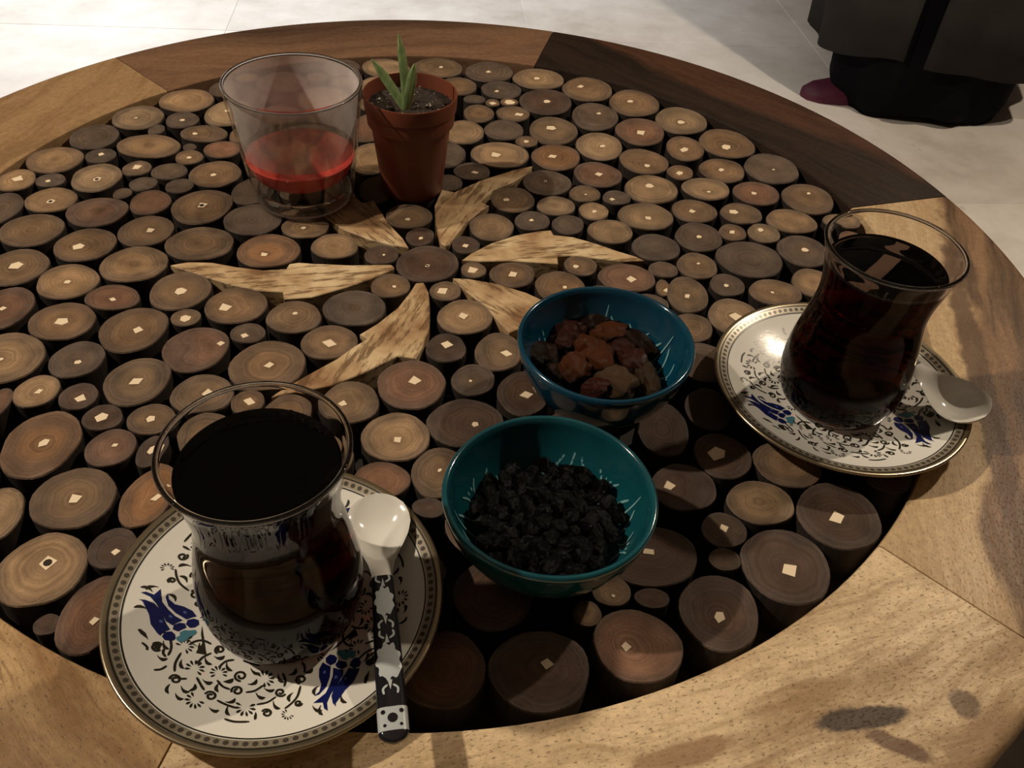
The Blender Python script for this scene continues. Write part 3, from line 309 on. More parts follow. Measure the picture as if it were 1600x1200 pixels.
def mat_tea(name, ior):
    w = N(name)
    g = w.n('ShaderNodeBsdfGlass', {'Color': (1, 1, 1, 1), 'Roughness': 0.0, 'IOR': ior})
    w.t.links.new(g.outputs[0], w.out.inputs['Surface'])
    a = w.n('ShaderNodeVolumeAbsorption', {'Color': (0.76, 0.52, 0.10, 1), 'Density': 420.0})
    w.t.links.new(a.outputs[0], w.out.inputs['Volume'])
    return w.m

def mat_film():
    w = N('dried_film')
    co = w.obj()
    n = w.noise(co, 60.0, 4.0, 0.6); big = w.noise(co, 22.0, 2.0)
    d = w.n('ShaderNodeBsdfDiffuse', {'Color': (0.60, 0.55, 0.53, 1)})
    t = w.n('ShaderNodeBsdfTransparent')
    z = w.n('ShaderNodeSeparateXYZ', {0: co}).outputs[2]
    hi = w.step(z, 0.024, 0.040)
    f = w.math('MULTIPLY', w.math('ADD', w.math('MULTIPLY', n, 0.7), w.math('MULTIPLY', big, 0.95)), w.math('MULTIPLY_ADD', hi, 0.45, 0.48))
    m = w.n('ShaderNodeMixShader', {0: f, 1: t.outputs[0], 2: d.outputs[0]})
    w.t.links.new(m.outputs[0], w.out.inputs['Surface'])
    return w.m

def mat_glaze():
    w = N('teal_glaze')
    co = w.obj(); n = w.noise(co, 30.0, 3.0)
    info = w.n('ShaderNodeObjectInfo')
    c = w.ramp(n, [(0.3, (0.55, 0.62, 0.66)), (0.7, (1.0, 1.0, 1.0))])
    mm = w.n('ShaderNodeMix', data_type='RGBA', blend_type='MULTIPLY'); w.set(mm, 0, 1.0); w.set(mm, 6, info.outputs['Color']); w.set(mm, 7, c)
    w.p(Base_Color=mm.outputs[2], Roughness=0.16)
    w.set(w.b, 'Coat Weight', 0.6); w.set(w.b, 'Coat Roughness', 0.05)
    return w.m

def mat_raisin(name):
    w = N(name)
    co = w.obj(); info = w.n('ShaderNodeObjectInfo')
    n = w.noise(co, 420.0, 4.0, 0.65, w.math('MULTIPLY', info.outputs['Random'], 20.0))
    c = w.ramp(n, [(0.3, (0.45, 0.40, 0.40)), (0.7, (1.25, 1.25, 1.25))])
    mm = w.n('ShaderNodeMix', data_type='RGBA', blend_type='MULTIPLY'); w.set(mm, 0, 1.0); w.set(mm, 6, info.outputs['Color']); w.set(mm, 7, c)
    w.p(Base_Color=mm.outputs[2], Roughness=w.math('MULTIPLY_ADD', n, 0.6, 0.06))
    w.set(w.b, 'Specular IOR Level', 0.22)
    w.bump(n, 0.9, 0.0014)
    return w.m

def mat_floor():
    w = N('floor_stone')
    co = w.n('ShaderNodeNewGeometry').outputs['Position']
    info = w.n('ShaderNodeObjectInfo')
    a = w.noise(co, 2.6, 5.0, 0.6); b = w.noise(co, 14.0, 5.0, 0.62)
    f = w.math('ADD', w.math('MULTIPLY', a, 0.65), w.math('MULTIPLY', b, 0.35))
    c = w.ramp(f, [(0.34, (0.52, 0.48, 0.43)), (0.46, (0.70, 0.66, 0.61)), (0.60, (0.84, 0.81, 0.77))])
    k = w.math('MULTIPLY_ADD', info.outputs['Random'], 0.12, 0.9)
    mm = w.n('ShaderNodeMix', data_type='RGBA', blend_type='MULTIPLY'); w.set(mm, 0, 1.0); w.set(mm, 6, c)
    w.set(mm, 7, w.n('ShaderNodeCombineColor', {0: k, 1: k, 2: k}).outputs[0])
    spot = w.noise(co, 22.0, 2.0, 0.5)
    c2 = w.mix(w.math('MULTIPLY', w.step(spot, 0.70, 0.78), 0.5), mm.outputs[2], (0.22, 0.18, 0.15, 1))
    w.p(Base_Color=c2, Roughness=0.55)
    return w.m

def mat_cloth(name, col, scale=900.0):
    w = N(name)
    co = w.obj(); n = w.noise(co, scale, 2.0, 0.6); b = w.noise(co, 12.0, 3.0)
    f = w.math('ADD', w.math('MULTIPLY', n, 0.5), w.math('MULTIPLY', b, 0.5))
    w.p(Base_Color=w.ramp(f, [(0.3, tuple(c * 0.7 for c in col)), (0.7, tuple(c * 1.25 for c in col))]), Roughness=0.95)
    w.set(w.b, 'Specular IOR Level', 0.1)
    return w.m

def mat_soil():
    w = N('potting_soil')
    co = w.obj(); n = w.noise(co, 380.0, 5.0, 0.7)
    w.p(Base_Color=w.ramp(n, [(0.35, (0.010, 0.006, 0.004)), (0.62, (0.040, 0.024, 0.015)), (0.75, (0.11, 0.08, 0.06))]), Roughness=0.95)
    w.bump(n, 0.8, 0.002)
    return w.m

def mat_leaf():
    w = N('seedling_leaf')
    co = w.obj(); n = w.noise(w.mapping(co, sc=(1, 1, 0.15)), 420.0, 3.0)
    w.p(Base_Color=w.ramp(n, [(0.3, (0.12, 0.21, 0.07)), (0.7, (0.26, 0.38, 0.15))]), Roughness=0.5)
    w.set(w.b, 'Subsurface Weight', 0.1)
    return w.m

def mat_wax():
    w = N('red_wax')
    co = w.obj(); n = w.noise(co, 130.0, 4.0, 0.6)
    w.p(Base_Color=w.ramp(n, [(0.3, (0.34, 0.020, 0.018)), (0.7, (0.60, 0.060, 0.040))]), Roughness=0.45)
    w.set(w.b, 'Subsurface Weight', 0.3); w.b.inputs['Subsurface Radius'].default_value = (0.01, 0.002, 0.001)
    w.bump(n, 0.5, 0.0015)
    return w.m

MS, MB = mat_slice(), mat_bark()
M_PITH = plain('pith_cream', (0.80, 0.66, 0.46), 0.6)
M_HOLE = plain('pith_hole', (0.02, 0.012, 0.008), 0.9)
M_INLAY = mat_inlay()
M_TRAY = plain('tray_board', (0.016, 0.010, 0.007), 0.8)
M_GLASS = mat_glass('clear_glass', ior=1.2)
M_RIM = mat_glass('rim_glass', ior=1.5)
def mat_thin_glass():
    w = N('tumbler_wall_glass')
    fc = w.n('ShaderNodeLayerWeight', {'Blend': 0.5}).outputs['Facing']
    fr = w.math('MULTIPLY_ADD', w.math('POWER', fc, 4.0), 0.75, 0.035)
    tr = w.n('ShaderNodeBsdfTransparent', {'Color': (0.93, 0.94, 0.94, 1)}); gl = w.n('ShaderNodeBsdfGlossy', {'Color': (1, 1, 1, 1), 'Roughness': 0.03})
    m = w.n('ShaderNodeMixShader', {0: fr, 1: tr.outputs[0], 2: gl.outputs[0]})
    w.t.links.new(m.outputs[0], w.out.inputs['Surface']); return w.m
M_TUMBLER = mat_thin_glass()
M_TEA_TOP, M_TEA_SIDE, M_FILM, M_GLAZE = mat_tea('tea_surface', 1.33), mat_tea('tea_against_glass', 1.33 / 1.2), mat_film(), mat_glaze()
M_RAISIN = mat_raisin('raisin_skin')
M_FLOOR = mat_floor()
M_GROUT = plain('grout', (0.66, 0.62, 0.57), 0.9)
M_SOIL, M_LEAF, M_WAX = mat_soil(), mat_leaf(), mat_wax()
M_POT = plain('pot_plastic', (0.150, 0.038, 0.018), 0.45)
M_PERLITE = plain('perlite', (0.62, 0.58, 0.52), 0.8)
M_CHINA = plain('white_china', (0.74, 0.73, 0.67), 0.12, Coat_Weight=0.5)
M_GOLD = plain('gilded_edge', (0.36, 0.30, 0.20), 0.22, Metallic=0.85)
M_INK = plain('olive_black_print', (0.022, 0.019, 0.012), 0.25)
M_BANDINK = plain('band_print', (0.055, 0.047, 0.036), 0.25)
M_NAVY = plain('navy_print', (0.008, 0.012, 0.085), 0.2)
M_TURQ = plain('turquoise_print', (0.07, 0.22, 0.28), 0.2)
M_DOTBLUE = plain('petal_dot_print', (0.08, 0.11, 0.30), 0.2)
M_BLACKGLAZE = plain('black_glaze', (0.012, 0.012, 0.015), 0.12)
M_FLOWER = plain('pale_flower_print', (0.42, 0.46, 0.47), 0.25)
M_CARVE = plain('pale_carving', (0.16, 0.34, 0.37), 0.25)
M_BLACK = mat_cloth('black_cloth', (0.004, 0.004, 0.006))
M_CHARCOAL = mat_cloth('charcoal_cloth', (0.030, 0.028, 0.027))
M_SHOE = plain('magenta_shoe_leather', (0.075, 0.006, 0.026), 0.6)
M_SKIN = plain('skin', (0.50, 0.30, 0.21), 0.55)
M_HAIR = plain('dark_hair', (0.02, 0.012, 0.008), 0.5)

TONE = {'t': (0.315, 0.208, 0.118), 'b': (0.212, 0.134, 0.076), 'g': (0.122, 0.087, 0.063),
        'r': (0.200, 0.110, 0.069), 'o': (0.270, 0.142, 0.069), 'd': (0.092, 0.057, 0.040)}

# ------------------------------------------------------------------ floor
floor = link('floor', mesh('floor', [(-300, -340, -2), (460, -340, -2), (460, 560, -2), (-300, 560, -2),
        (-300, -340, -.12), (460, -340, -.12), (460, 560, -.12), (-300, 560, -.12)],
        [(0, 1, 2, 3), (4, 5, 6, 7), (0, 1, 5, 4), (1, 2, 6, 5), (2, 3, 7, 6), (3, 0, 4, 7)]), mats=(M_GROUT,))
floor['kind'] = 'structure'
floor['label'] = 'pale mottled stone floor around the table'
TS = 60.0
_h = TS / 2 - 0.04
tile_me = mesh('floor_tile', [(-_h, -_h, -1), (_h, -_h, -1), (_h, _h, -1), (-_h, _h, -1), (-_h, -_h, -.1), (_h, -_h, -.1), (_h, _h, -.1), (-_h, _h, -.1),
        (-_h + .06, -_h + .06, 0), (_h - .06, -_h + .06, 0), (_h - .06, _h - .06, 0), (-_h + .06, _h - .06, 0)],
        [(0, 1, 2, 3), (0, 1, 5, 4), (1, 2, 6, 5), (2, 3, 7, 6), (3, 0, 4, 7), (4, 5, 9, 8), (5, 6, 10, 9), (6, 7, 11, 10), (7, 4, 8, 11), (8, 9, 10, 11)])
tile_me.materials.append(M_FLOOR)
for i in range(12):
    for j in range(15):
        o = link('floor_tile', tile_me, floor, ((-300 + TS * (i + .5) + 20.0) * CM, (-340 + TS * (j + .5)) * CM, 0))

# ---- walls and ceiling of the dim room (all outside the picture)
M_PLASTER = plain('plaster', (0.16, 0.13, 0.105), 0.9)
def slab(name, x0, y0, z0, x1, y1, z1, m):
    o = link(name, mesh(name, [(x0, y0, z0), (x1, y0, z0), (x1, y1, z0), (x0, y1, z0), (x0, y0, z1), (x1, y0, z1), (x1, y1, z1), (x0, y1, z1)],
        [(0, 1, 2, 3), (4, 5, 6, 7), (0, 1, 5, 4), (1, 2, 6, 5), (2, 3, 7, 6), (3, 0, 4, 7)]), mats=(m,))
    o['kind'] = 'structure'; return o
slab('wall_left', -310, -340, -2, -300, 560, 280, M_PLASTER)
slab('wall_right', 460, -340, -2, 470, 560, 280, M_PLASTER)
slab('wall_back', -310, 560, -2, 470, 570, 280, M_PLASTER)
slab('wall_front', -310, -350, -2, 470, -340, 280, M_PLASTER)
slab('ceiling', -310, -350, 280, 470, 570, 290, M_PLASTER)

# ------------------------------------------------------------------ table
R_OUT, R_IN, T_RING = 32.0, 24.98, 3.0
table = thing('round_table', 'round wooden coffee table inlaid with log slices and a star of wooden leaves', 'table', (0, 0, 0))
top_loc = (0, 0, TZ)

tray = lathe('tray', [(0, -3.0), (R_IN + 1.5, -3.0), (R_IN + 1.5, -2.2), (0, -2.2)], 96, 30)
link('tray', tray, table, top_loc, mats=(M_TRAY,))

def plank_segment(a0, a1, m):
    ac = math.radians((a0 + a1) / 2)
    prof = [(R_IN, -T_RING), (R_IN, -0.14), (R_IN + .05, -0.04), (R_IN + .16, 0.0), (R_OUT - .55, 0.0), (R_OUT - .25, -.07), (R_OUT - .08, -.24),
            (R_OUT, -.5), (R_OUT, -T_RING + .3), (R_OUT - .2, -T_RING)]
    n = 28; v, f = [], []
    for i in range(n + 1):
        t = i / n
        for (r, z) in prof:
            g = 0.035 / r                         # half the joint
            a = math.radians(a0) + g + (math.radians(a1 - a0) - 2 * g) * t - ac
            v.append((r * math.sin(-a) , r * math.cos(a) - 28.5, z))
    k = len(prof)
    for i in range(n):
        for j in range(k):
            f.append((i * k + j, i * k + (j + 1) % k, (i + 1) * k + (j + 1) % k, (i + 1) * k + j))
    f.append(tuple(range(k))); f.append(tuple(n * k + j for j in range(k)))
    me = mesh('rim_plank', v, f, True, 35)
    # local y points outwards
    return link('rim_plank', me, table, (28.5 * CM * math.cos(ac), 28.5 * CM * math.sin(ac), TZ), ac - math.pi / 2, (m,))

J0 = 12.6
SAP, SAPM = (0.68, 0.52, 0.32), (0.33, 0.215, 0.110)
planks = [
    # upper right: dark reddish walnut
    (J0, J0 + 60, mat_plank('plank_walnut', (0.080, 0.036, 0.020), (0.046, 0.021, 0.012), (0.016, 0.010, 0.007), heart=(0.030, 0.018, 0.013), heart_at=-0.004, heart_soft=0.006, seed=2.1, inner_heart=True, pore=0.3)),
    # top: mid brown
    (J0 + 60, J0 + 120, mat_plank('plank_brown', (0.200, 0.114, 0.066), (0.135, 0.074, 0.043), (0.060, 0.034, 0.022), heart=(0.105, 0.060, 0.038), heart_at=0.006, heart_soft=0.02, seed=7.3, pore=0.3)),
    # left: tan
    (J0 + 120, J0 + 180, mat_plank('plank_tan', (0.330, 0.210, 0.105), (0.235, 0.140, 0.066), (0.120, 0.070, 0.035), seed=4.4, pore=0.3)),
    # lower left: coarse tan
    (J0 + 180, J0 + 240, mat_plank('plank_coarse', (0.48, 0.325, 0.165), (0.27, 0.155, 0.070), (0.085, 0.045, 0.020), seed=9.7, streak=0.75, pore=0.7)),
    # bottom: pale sapwood with a dark knot stain
    (J0 + 240, J0 + 300, mat_plank('plank_sapwood', SAP, SAPM, (0.075, 0.040, 0.018), heart=(0.34, 0.20, 0.10), heart_at=0.022, heart_soft=0.014, seed=1.2, streak=0.35, pore=0.8,
        knot=[(-0.079, -0.0098, 0.019, 0.0048, -0.12, (0.045, 0.030, 0.020), 0.95), (-0.086, 0.0015, 0.014, 0.004, -0.72, (0.13, 0.070, 0.042), 0.85), (-0.116, -0.005, 0.006, 0.006, 0.3, (0.11, 0.070, 0.045), 0.8),
              (-0.018, -0.0140, 0.022, 0.0045, 0.0, (0.25, 0.135, 0.070), 0.7), (-0.125, 0.012, 0.040, 0.014, 0.0, (0.24, 0.14, 0.075), 0.6)])),
    # right: sapwood inside, brown heartwood outside
    (J0 + 300, J0 + 360, mat_plank('plank_two_tone', (0.52, 0.38, 0.22), (0.38, 0.245, 0.125), (0.075, 0.040, 0.020), heart=(0.26, 0.150, 0.075), heart_at=-0.019, heart_soft=0.004, seed=5.6, knot=[(0.03, -0.0145, 0.17, 0.0075, 0.02, (0.095, 0.052, 0.028), 0.8)], pore=0.6)),
]
for a0, a1, m in planks:
    plank_segment(a0, a1, m)

# legs and stretcher under the top
for k in range(4):
    a = math.radians(45 + 90 * k)
    c, s = math.cos(a), math.sin(a)
    def sq(r, h, z):
        return [(r * c + dx * c - dy * s, r * s + dx * s + dy * c, z) for dx, dy in ((-h, -h), (h, -h), (h, h), (-h, h))]
    v = sq(25, 1.6, 0) + sq(24.5, 2.2, 20) + sq(24, 2.6, 42.0)
    f = [(0, 1, 2, 3), (8, 9, 10, 11)] + [(b + i, b + (i + 1) % 4, b + 4 + (i + 1) % 4, b + 4 + i) for b in (0, 4) for i in range(4)]
    link('leg', mesh('leg', v, f), table, mats=(planks[1][2],))
bar = lathe('apron', [(22.5, 38.5), (25.0, 38.5), (25.0, 42.0), (22.5, 42.0), (22.5, 38.5)], 64, 30)
link('apron', bar, table, mats=(planks[0][2],))

# ---- log slices
YC, YS = math.cos(-YAW), math.sin(-YAW)
variants = []
for kv in range(12):
    rr = random.Random(100 + kv); ph = [rr.uniform(0, 6.28) for _ in range(4)]; am = [rr.uniform(.015, .042), rr.uniform(.010, .028), rr.uniform(.006, .016), rr.uniform(.004, .009)]
    n = 30; v, f = [], []
    def rad(a): return 1.0 + am[0] * math.sin(2 * a + ph[0]) + am[1] * math.sin(3 * a + ph[1]) + am[2] * math.sin(5 * a + ph[2]) + am[3] * math.sin(9 * a + ph[3])
    for (q, z) in ((0.965, -2.2), (1.0, -1.2), (1.0, -0.06), (0.975, 0.0)):
        for i in range(n):
            a = 2 * math.pi * i / n
            v.append((q * rad(a) * math.cos(a), q * rad(a) * math.sin(a), z * CM))
    for r_ in range(3):
        for i in range(n):
            f.append((r_ * n + i, r_ * n + (i + 1) % n, (r_ + 1) * n + (i + 1) % n, (r_ + 1) * n + i))
    f.append(tuple(3 * n + i for i in range(n))); f.append(tuple(n - 1 - i for i in range(n)))
    me = mesh('wood_slice', v, f, scale=1.0)
    me.materials.append(MS); me.materials.append(MB)
    for p in me.polygons:
        p.material_index = 0 if p.normal.z > 0.35 else 1
        p.use_smooth = abs(p.normal.z) < 0.2
    variants.append(me)

piths = []
for kv in range(8):
    rr = random.Random(300 + kv); n = (4, 4, 5, 4, 6, 4, 5, 4)[kv]; v = []
    for z in (-0.03, 0.022):
        rr2 = random.Random(300 + kv)
        for i in range(n):
            a = 2 * math.pi * i / n + rr2.uniform(-.22, .22); k = rr2.uniform(.8, 1.15)
            v.append((k * math.cos(a), k * 0.9 * math.sin(a), z * CM))
    f = [tuple(range(n)), tuple(n + i for i in range(n))] + [(i, (i + 1) % n, n + (i + 1) % n, n + i) for i in range(n)]
    me = mesh('pith', v, f, scale=1.0); me.materials.append(M_PITH); piths.append(me)
hole_v = [(.45 * math.cos(i * math.pi / 4), .45 * math.sin(i * math.pi / 4), z * CM) for z in (-.02, .026) for i in range(8)]
hole_me = mesh('pith_hole', hole_v, [tuple(range(8)), tuple(range(8, 16))] + [(i, (i + 1) % 8, 8 + (i + 1) % 8, 8 + i) for i in range(8)], scale=1.0)
hole_me.materials.append(M_HOLE)

rs = random.Random(21)
for idx, s in enumerate(SLICES + FILL):
    x, y, rx, ry, tn = s[:5]
    o = link('wood_slice', variants[rs.randrange(12)], table, (x * CM, y * CM, TZ - rs.uniform(0.0, 0.07) * CM), -YAW)
    o.scale = (rx * CM, ry * CM, 1)
    o.rotation_euler = (rs.gauss(0, .006), rs.gauss(0, .006), -YAW)
    b = TONE[tn]; k = rs.uniform(.86, 1.14); h = rs.uniform(-.05, .05)
    o.color = (b[0] * k * (1 + h), b[1] * k, b[2] * k * (1 - h), 1)
    px = py = 0.0
    if len(s) > 5:
        # pith offset in the slice's own frame
        dx, dy, pw = s[5], s[6], s[7]
        lx, ly = (dx * YC + dy * YS) / rx, (-dx * YS + dy * YC) / ry
        px, py = max(-.75, min(.75, lx)), max(-.75, min(.75, ly))
        p = link('pith', piths[rs.randrange(8)], o)
        hw = max(0.09, pw * 0.50)
        p.location = (px, py, 0.0); p.scale = (hw / rx, hw / ry, 1); p.rotation_euler = (0, 0, rs.uniform(0, 3.1))
        p.rotation_euler = (0, 0, rs.choice((0.0, 0.3, 0.78, 0.6)))
        if len(s) > 8:
            q = link('pith_hole', hole_me, o); q.location = (px, py, 0.0); q.scale = p.scale
    o['pith_x'] = px; o['pith_y'] = py

# ---- star of wooden leaves
for pts in STAR:
    cx = sum(p[0] for p in pts) / len(pts); cy = sum(p[1] for p in pts) / len(pts)
    a = math.atan2(cy + .35, cx + .115)
    ca, sa = math.cos(-a), math.sin(-a)
    loc = [((p[0] - cx) * ca - (p[1] - cy) * sa, (p[0] - cx) * sa + (p[1] - cy) * ca) for p in pts]
    bm = bmesh.new()
    vs_ = [bm.verts.new((p[0] * CM, p[1] * CM, -2.2 * CM)) for p in loc]
    fc = bm.faces.new(vs_)
    ex_ = bmesh.ops.extrude_face_region(bm, geom=[fc])
    tv = [g for g in ex_['geom'] if isinstance(g, bmesh.types.BMVert)]
    bmesh.ops.translate(bm, verts=tv, vec=(0, 0, 2.2 * CM))
    bmesh.ops.recalc_face_normals(bm, faces=bm.faces)
    te = [e for e in bm.edges if all(abs(v.co.z) < 1e-6 for v in e.verts)]
    bmesh.ops.bevel(bm, geom=te, offset=0.0004, segments=1, affect='EDGES')
    me = bpy.data.meshes.new('inlay_leaf'); bm.to_mesh(me); bm.free()
    link('inlay_leaf', me, table, (cx * CM, cy * CM, TZ), a, (M_INLAY,))

# ------------------------------------------------------------------ saucers
SR, SZ = [0, 2.3, 3.2, 4.2, 5.0, 5.42], [.42, .42, .55, .85, 1.15, 1.3]
_sp = smooth_prof(list(zip(SR, SZ)), 5)
SRs, SZs = [p[0] for p in _sp], [p[1] for p in _sp]
def sz(x, y): return interp(math.hypot(x, y), SRs, SZs)

def saucer_body():
    top = _sp
    prof = list(top) + [(5.47, 1.27), (5.46, 1.2), (5.3, 1.08), (4.2, .58), (3.2, .30), (3.0, .26), (2.9, 0.0), (2.65, 0.0), (2.55, .2), (0, .2)]
    return lathe('saucer_body', prof, 128, 50)
SB = saucer_body()

def ribbon(pts, w, off, hfun):
    v, f = [], []
    n = len(pts)
    for i, p in enumerate(pts):
        a = pts[max(0, i - 1)]; b = pts[min(n - 1, i + 1)]
        dx, dy = b[0] - a[0], b[1] - a[1]; L = math.hypot(dx, dy) or 1
        k = w * (0.55 if i in (0, n - 1) else 1.0)
        for s_ in (-1, 1):
            x, y = p[0] - s_ * dy / L * k, p[1] + s_ * dx / L * k
            v.append((x, y, hfun(x, y) + off))
    for i in range(n - 1): f.append((2 * i, 2 * i + 1, 2 * i + 3, 2 * i + 2))
    return v, f

def densify(pts, step=.12, closed=False):
    out = []; P = pts + [pts[0]] if closed else pts
    for a, b in zip(P[:-1], P[1:]):
        n = max(1, int(math.hypot(b[0] - a[0], b[1] - a[1]) / step))
        out += [(a[0] + (b[0] - a[0]) * i / n, a[1] + (b[1] - a[1]) * i / n) for i in range(n)]
    if not closed: out.append(tuple(P[-1]))
    return out

def curve2(pts, n=4):
    """smooth open polyline"""
    P = [pts[0]] + list(pts) + [pts[-1]]; out = []
    for i in range(1, len(P) - 2):
        p0, p1, p2, p3 = P[i - 1:i + 3]
        for k in range(n):
            t = k / n
            out.append(tuple(0.5 * (2 * p1[d] + (-p0[d] + p2[d]) * t + (2 * p0[d] - 5 * p1[d] + 4 * p2[d] - p3[d]) * t * t + (-p0[d] + 3 * p1[d] - 3 * p2[d] + p3[d]) * t ** 3) for d in (0, 1)))
    out.append(tuple(pts[-1])); return out

def rot2(p, a): return (p[0] * math.cos(a) - p[1] * math.sin(a), p[0] * math.sin(a) + p[1] * math.cos(a))

def patch(polys, off, hfun, step=.12):
    """flat print on the curved china: each outline filled as a triangulated patch with its own thickness-free height"""
    bm = bmesh.new()
    for poly in polys:
        P = densify(poly, step, True)
        vv = [bm.verts.new((x, y, 0)) for x, y in P]
        try: bm.faces.new(vv)
        except ValueError: continue
    bmesh.ops.triangulate(bm, faces=bm.faces[:])
    for k in range(2):
        bmesh.ops.subdivide_edges(bm, edges=[e for e in bm.edges if e.calc_length() > step * 2.2], cuts=1)
        bmesh.ops.triangulate(bm, faces=bm.faces[:])
    for v in bm.verts: v.co.z = hfun(v.co.x, v.co.y) + off
    verts = [tuple(v.co) for v in bm.verts]; bm.verts.index_update()
    faces = [tuple(v.index for v in f.verts) for f in bm.faces]
    bm.free(); return verts, faces

def join(parts):
    V, F = [], []
    for v, f in parts:
        b = len(V); V += v; F += [tuple(i + b for i in q) for q in f]
    return V, F

def up_mesh(name, V, F):
    me = bpy.data.meshes.new(name)
    me.from_pydata([tuple(c * CM for c in v) for v in V], [], F); me.validate()
    bm = bmesh.new(); bm.from_mesh(me)
    for f in bm.faces:
        f.normal_update()
        if f.normal.z < 0: f.normal_flip()
        f.smooth = True
    bm.to_mesh(me); bm.free(); return me

scroll = []
for k in range(3):
    a = math.radians(120 * k)
    for l in LINES: scroll.append(ribbon(curve2([rot2(p, a) for p in l], 3), .038, .010, sz))
    scroll += [patch([[rot2(p, a) for p in b] for b in BLOBS], .010, sz, .2)]
ME_SCROLL = up_mesh('scroll_print', *join(scroll))
ME_PETALS = up_mesh('tulip_petals', *patch(TUL['petal'], .012, sz))
ME_CALYX = up_mesh('tulip_calyx', *patch(TUL['calyx'], .012, sz))
ME_LEAF = up_mesh('tulip_leaf', *join([patch(TUL['leaf'], .012, sz), ribbon(TUL['stem'], .02, .012, sz)]))
ME_PDOT = up_mesh('petal_dots', *patch([[(x + .05 * math.cos(i * 1.047), y + .07 * math.sin(i * 1.047)) for i in range(6)] for x, y in TUL['dot']], .017, sz))
def annulus(r0, r1, off, n=128):
    v, f = [], []
    for i in range(n):
        a = 2 * math.pi * i / n
        for r in (r0, (r0 + r1) / 2, r1):
            x, y = r * math.cos(a), r * math.sin(a); v.append((x, y, sz(x, y) + off))
    for i in range(n):
        j = (i + 1) % n
        for k in (0, 1): f.append((3 * i + k, 3 * i + k + 1, 3 * j + k + 1, 3 * j + k))
    return v, f
ME_GILT = lathe('gilded_lip', [(5.28, sz(5.28, 0) + .012), (5.42, 1.315), (5.475, 1.285), (5.485, 1.24), (5.475, 1.19), (5.44, 1.17)], 128, 60)
ME_BAND = up_mesh('band_ground', *annulus(4.94, 5.22, .008))
ME_BANDLINE = up_mesh('band_lines', *join([annulus(4.86, 4.91, .011), annulus(5.215, 5.275, .011)]))
dots = []
for i in range(112):
    a = 2 * math.pi * i / 112; cx_, cy_ = 5.07 * math.cos(a), 5.07 * math.sin(a)
    p = [rot2((.09 * math.cos(j * 1.047), .095 * math.sin(j * 1.047)), a) for j in range(6)]
    p = [(cx_ + u, cy_ + w_) for u, w_ in p]
    dots.append(([(x, y, sz(x, y) + .014) for x, y in p], [tuple(range(6))]))
ME_BANDDOT = up_mesh('band_dots', *join(dots))
M_BANDG = plain('band_gilt_ground', (0.30, 0.26, 0.19), 0.3, Metallic=0.35)

def saucer(loc, rot, label):
    t = thing('saucer', label, 'saucer', (loc[0] * CM, loc[1] * CM, TZ), rot, 'patterned tea saucers')
    link('saucer_body', SB, t, mats=(M_CHINA,))
    link('scroll_print', ME_SCROLL, t, mats=(M_INK,))
    link('gilded_lip', ME_GILT, t, mats=(M_GOLD,))
    b = link('rim_band', ME_BAND, t, mats=(M_BANDG,))
    link('band_lines', ME_BANDLINE, b, mats=(M_INK,))
    link('band_dots', ME_BANDDOT, b, mats=(M_BANDINK,))
    for k in range(3):
        p = link('tulip_print', ME_PETALS, t, mats=(M_NAVY,), rotz=math.radians(120 * k))
        link('calyx_print', ME_CALYX, p, mats=(M_TURQ,)); link('leaf_print', ME_LEAF, p, mats=(M_INK,)); link('petal_dots', ME_PDOT, p, mats=(M_DOTBLUE,))
    return t
SL, SRt = (-5.12, -20.65), (17.75, -10.6)
saucer(SL, 0.0, 'white saucer with blue tulips holding the nearest tea glass and a full-length spoon')
saucer(SRt, math.radians(-108), 'white saucer with gilded rim on the right, overlapping the rim plank of the table')

# ------------------------------------------------------------------ tea glasses
H_G = 7.95
outer = smooth_prof([(2.12, 0.10), (2.34, .4), (2.53, 1.0), (2.62, 1.8), (2.56, 2.8), (2.37, 3.9), (2.20, 4.9), (2.17, 5.5), (2.24, 6.2), (2.38, 6.9), (2.53, 7.5), (2.65, H_G - .08)], 6)
inner = [(max(0.0, r - interp(z, [0, 1.2, 8], [.24, .16, .13])), z) for r, z in outer]
inner = [p for p in inner if p[1] > .42]
def inner_r(z): return interp(z, [p[1] for p in inner], [p[0] for p in inner])
def glass_mesh(level):
    ins = [p for p in inner if p[1] > level + .05]
    GP = [(0, 0.10), (1.35, .10), (1.55, 0.0), (1.9, 0.0), (2.04, .03)] + outer + [(2.65, H_G - .02), (2.59, H_G + .03), (2.53, H_G - .02)] + ins[::-1][1:] + [(inner_r(level + .03), level + .03)]
    me = lathe('tea_glass_wall', GP, 96, 60)
    p = min(me.polygons, key=lambda p: abs(p.center.z - .022) + (0 if math.hypot(p.center.x, p.center.y) > .0255 else 1))
    if p.normal.x * p.center.x + p.normal.y * p.center.y < 0: me.flip_normals()
    return me
def tea_mesh(level):
    rl = inner_r(level + .03)
    side = [(0, .27), (1.6, .30)] + [p for p in inner if p[1] < level] + [(rl, level + .03)]
    me = lathe('tea', side + [(rl - .03, level + .012), (rl - .09, level + .003), (rl - .2, level), (0, level)], 96, 60)
    me.materials.append(M_TEA_SIDE); me.materials.append(M_TEA_TOP)
    nside = (len(side) - 1) * 96
    for i, p in enumerate(me.polygons):
        p.material_index = 1 if p.normal.z > .2 and p.center.z > (level - .02) * CM else 0
    return me
ME_RIM = lathe('tea_glass_rim', [(2.595 + .085 * math.cos(k * math.pi / 5), H_G - .02 + .075 * math.sin(k * math.pi / 5)) for k in range(11)], 96, 80)
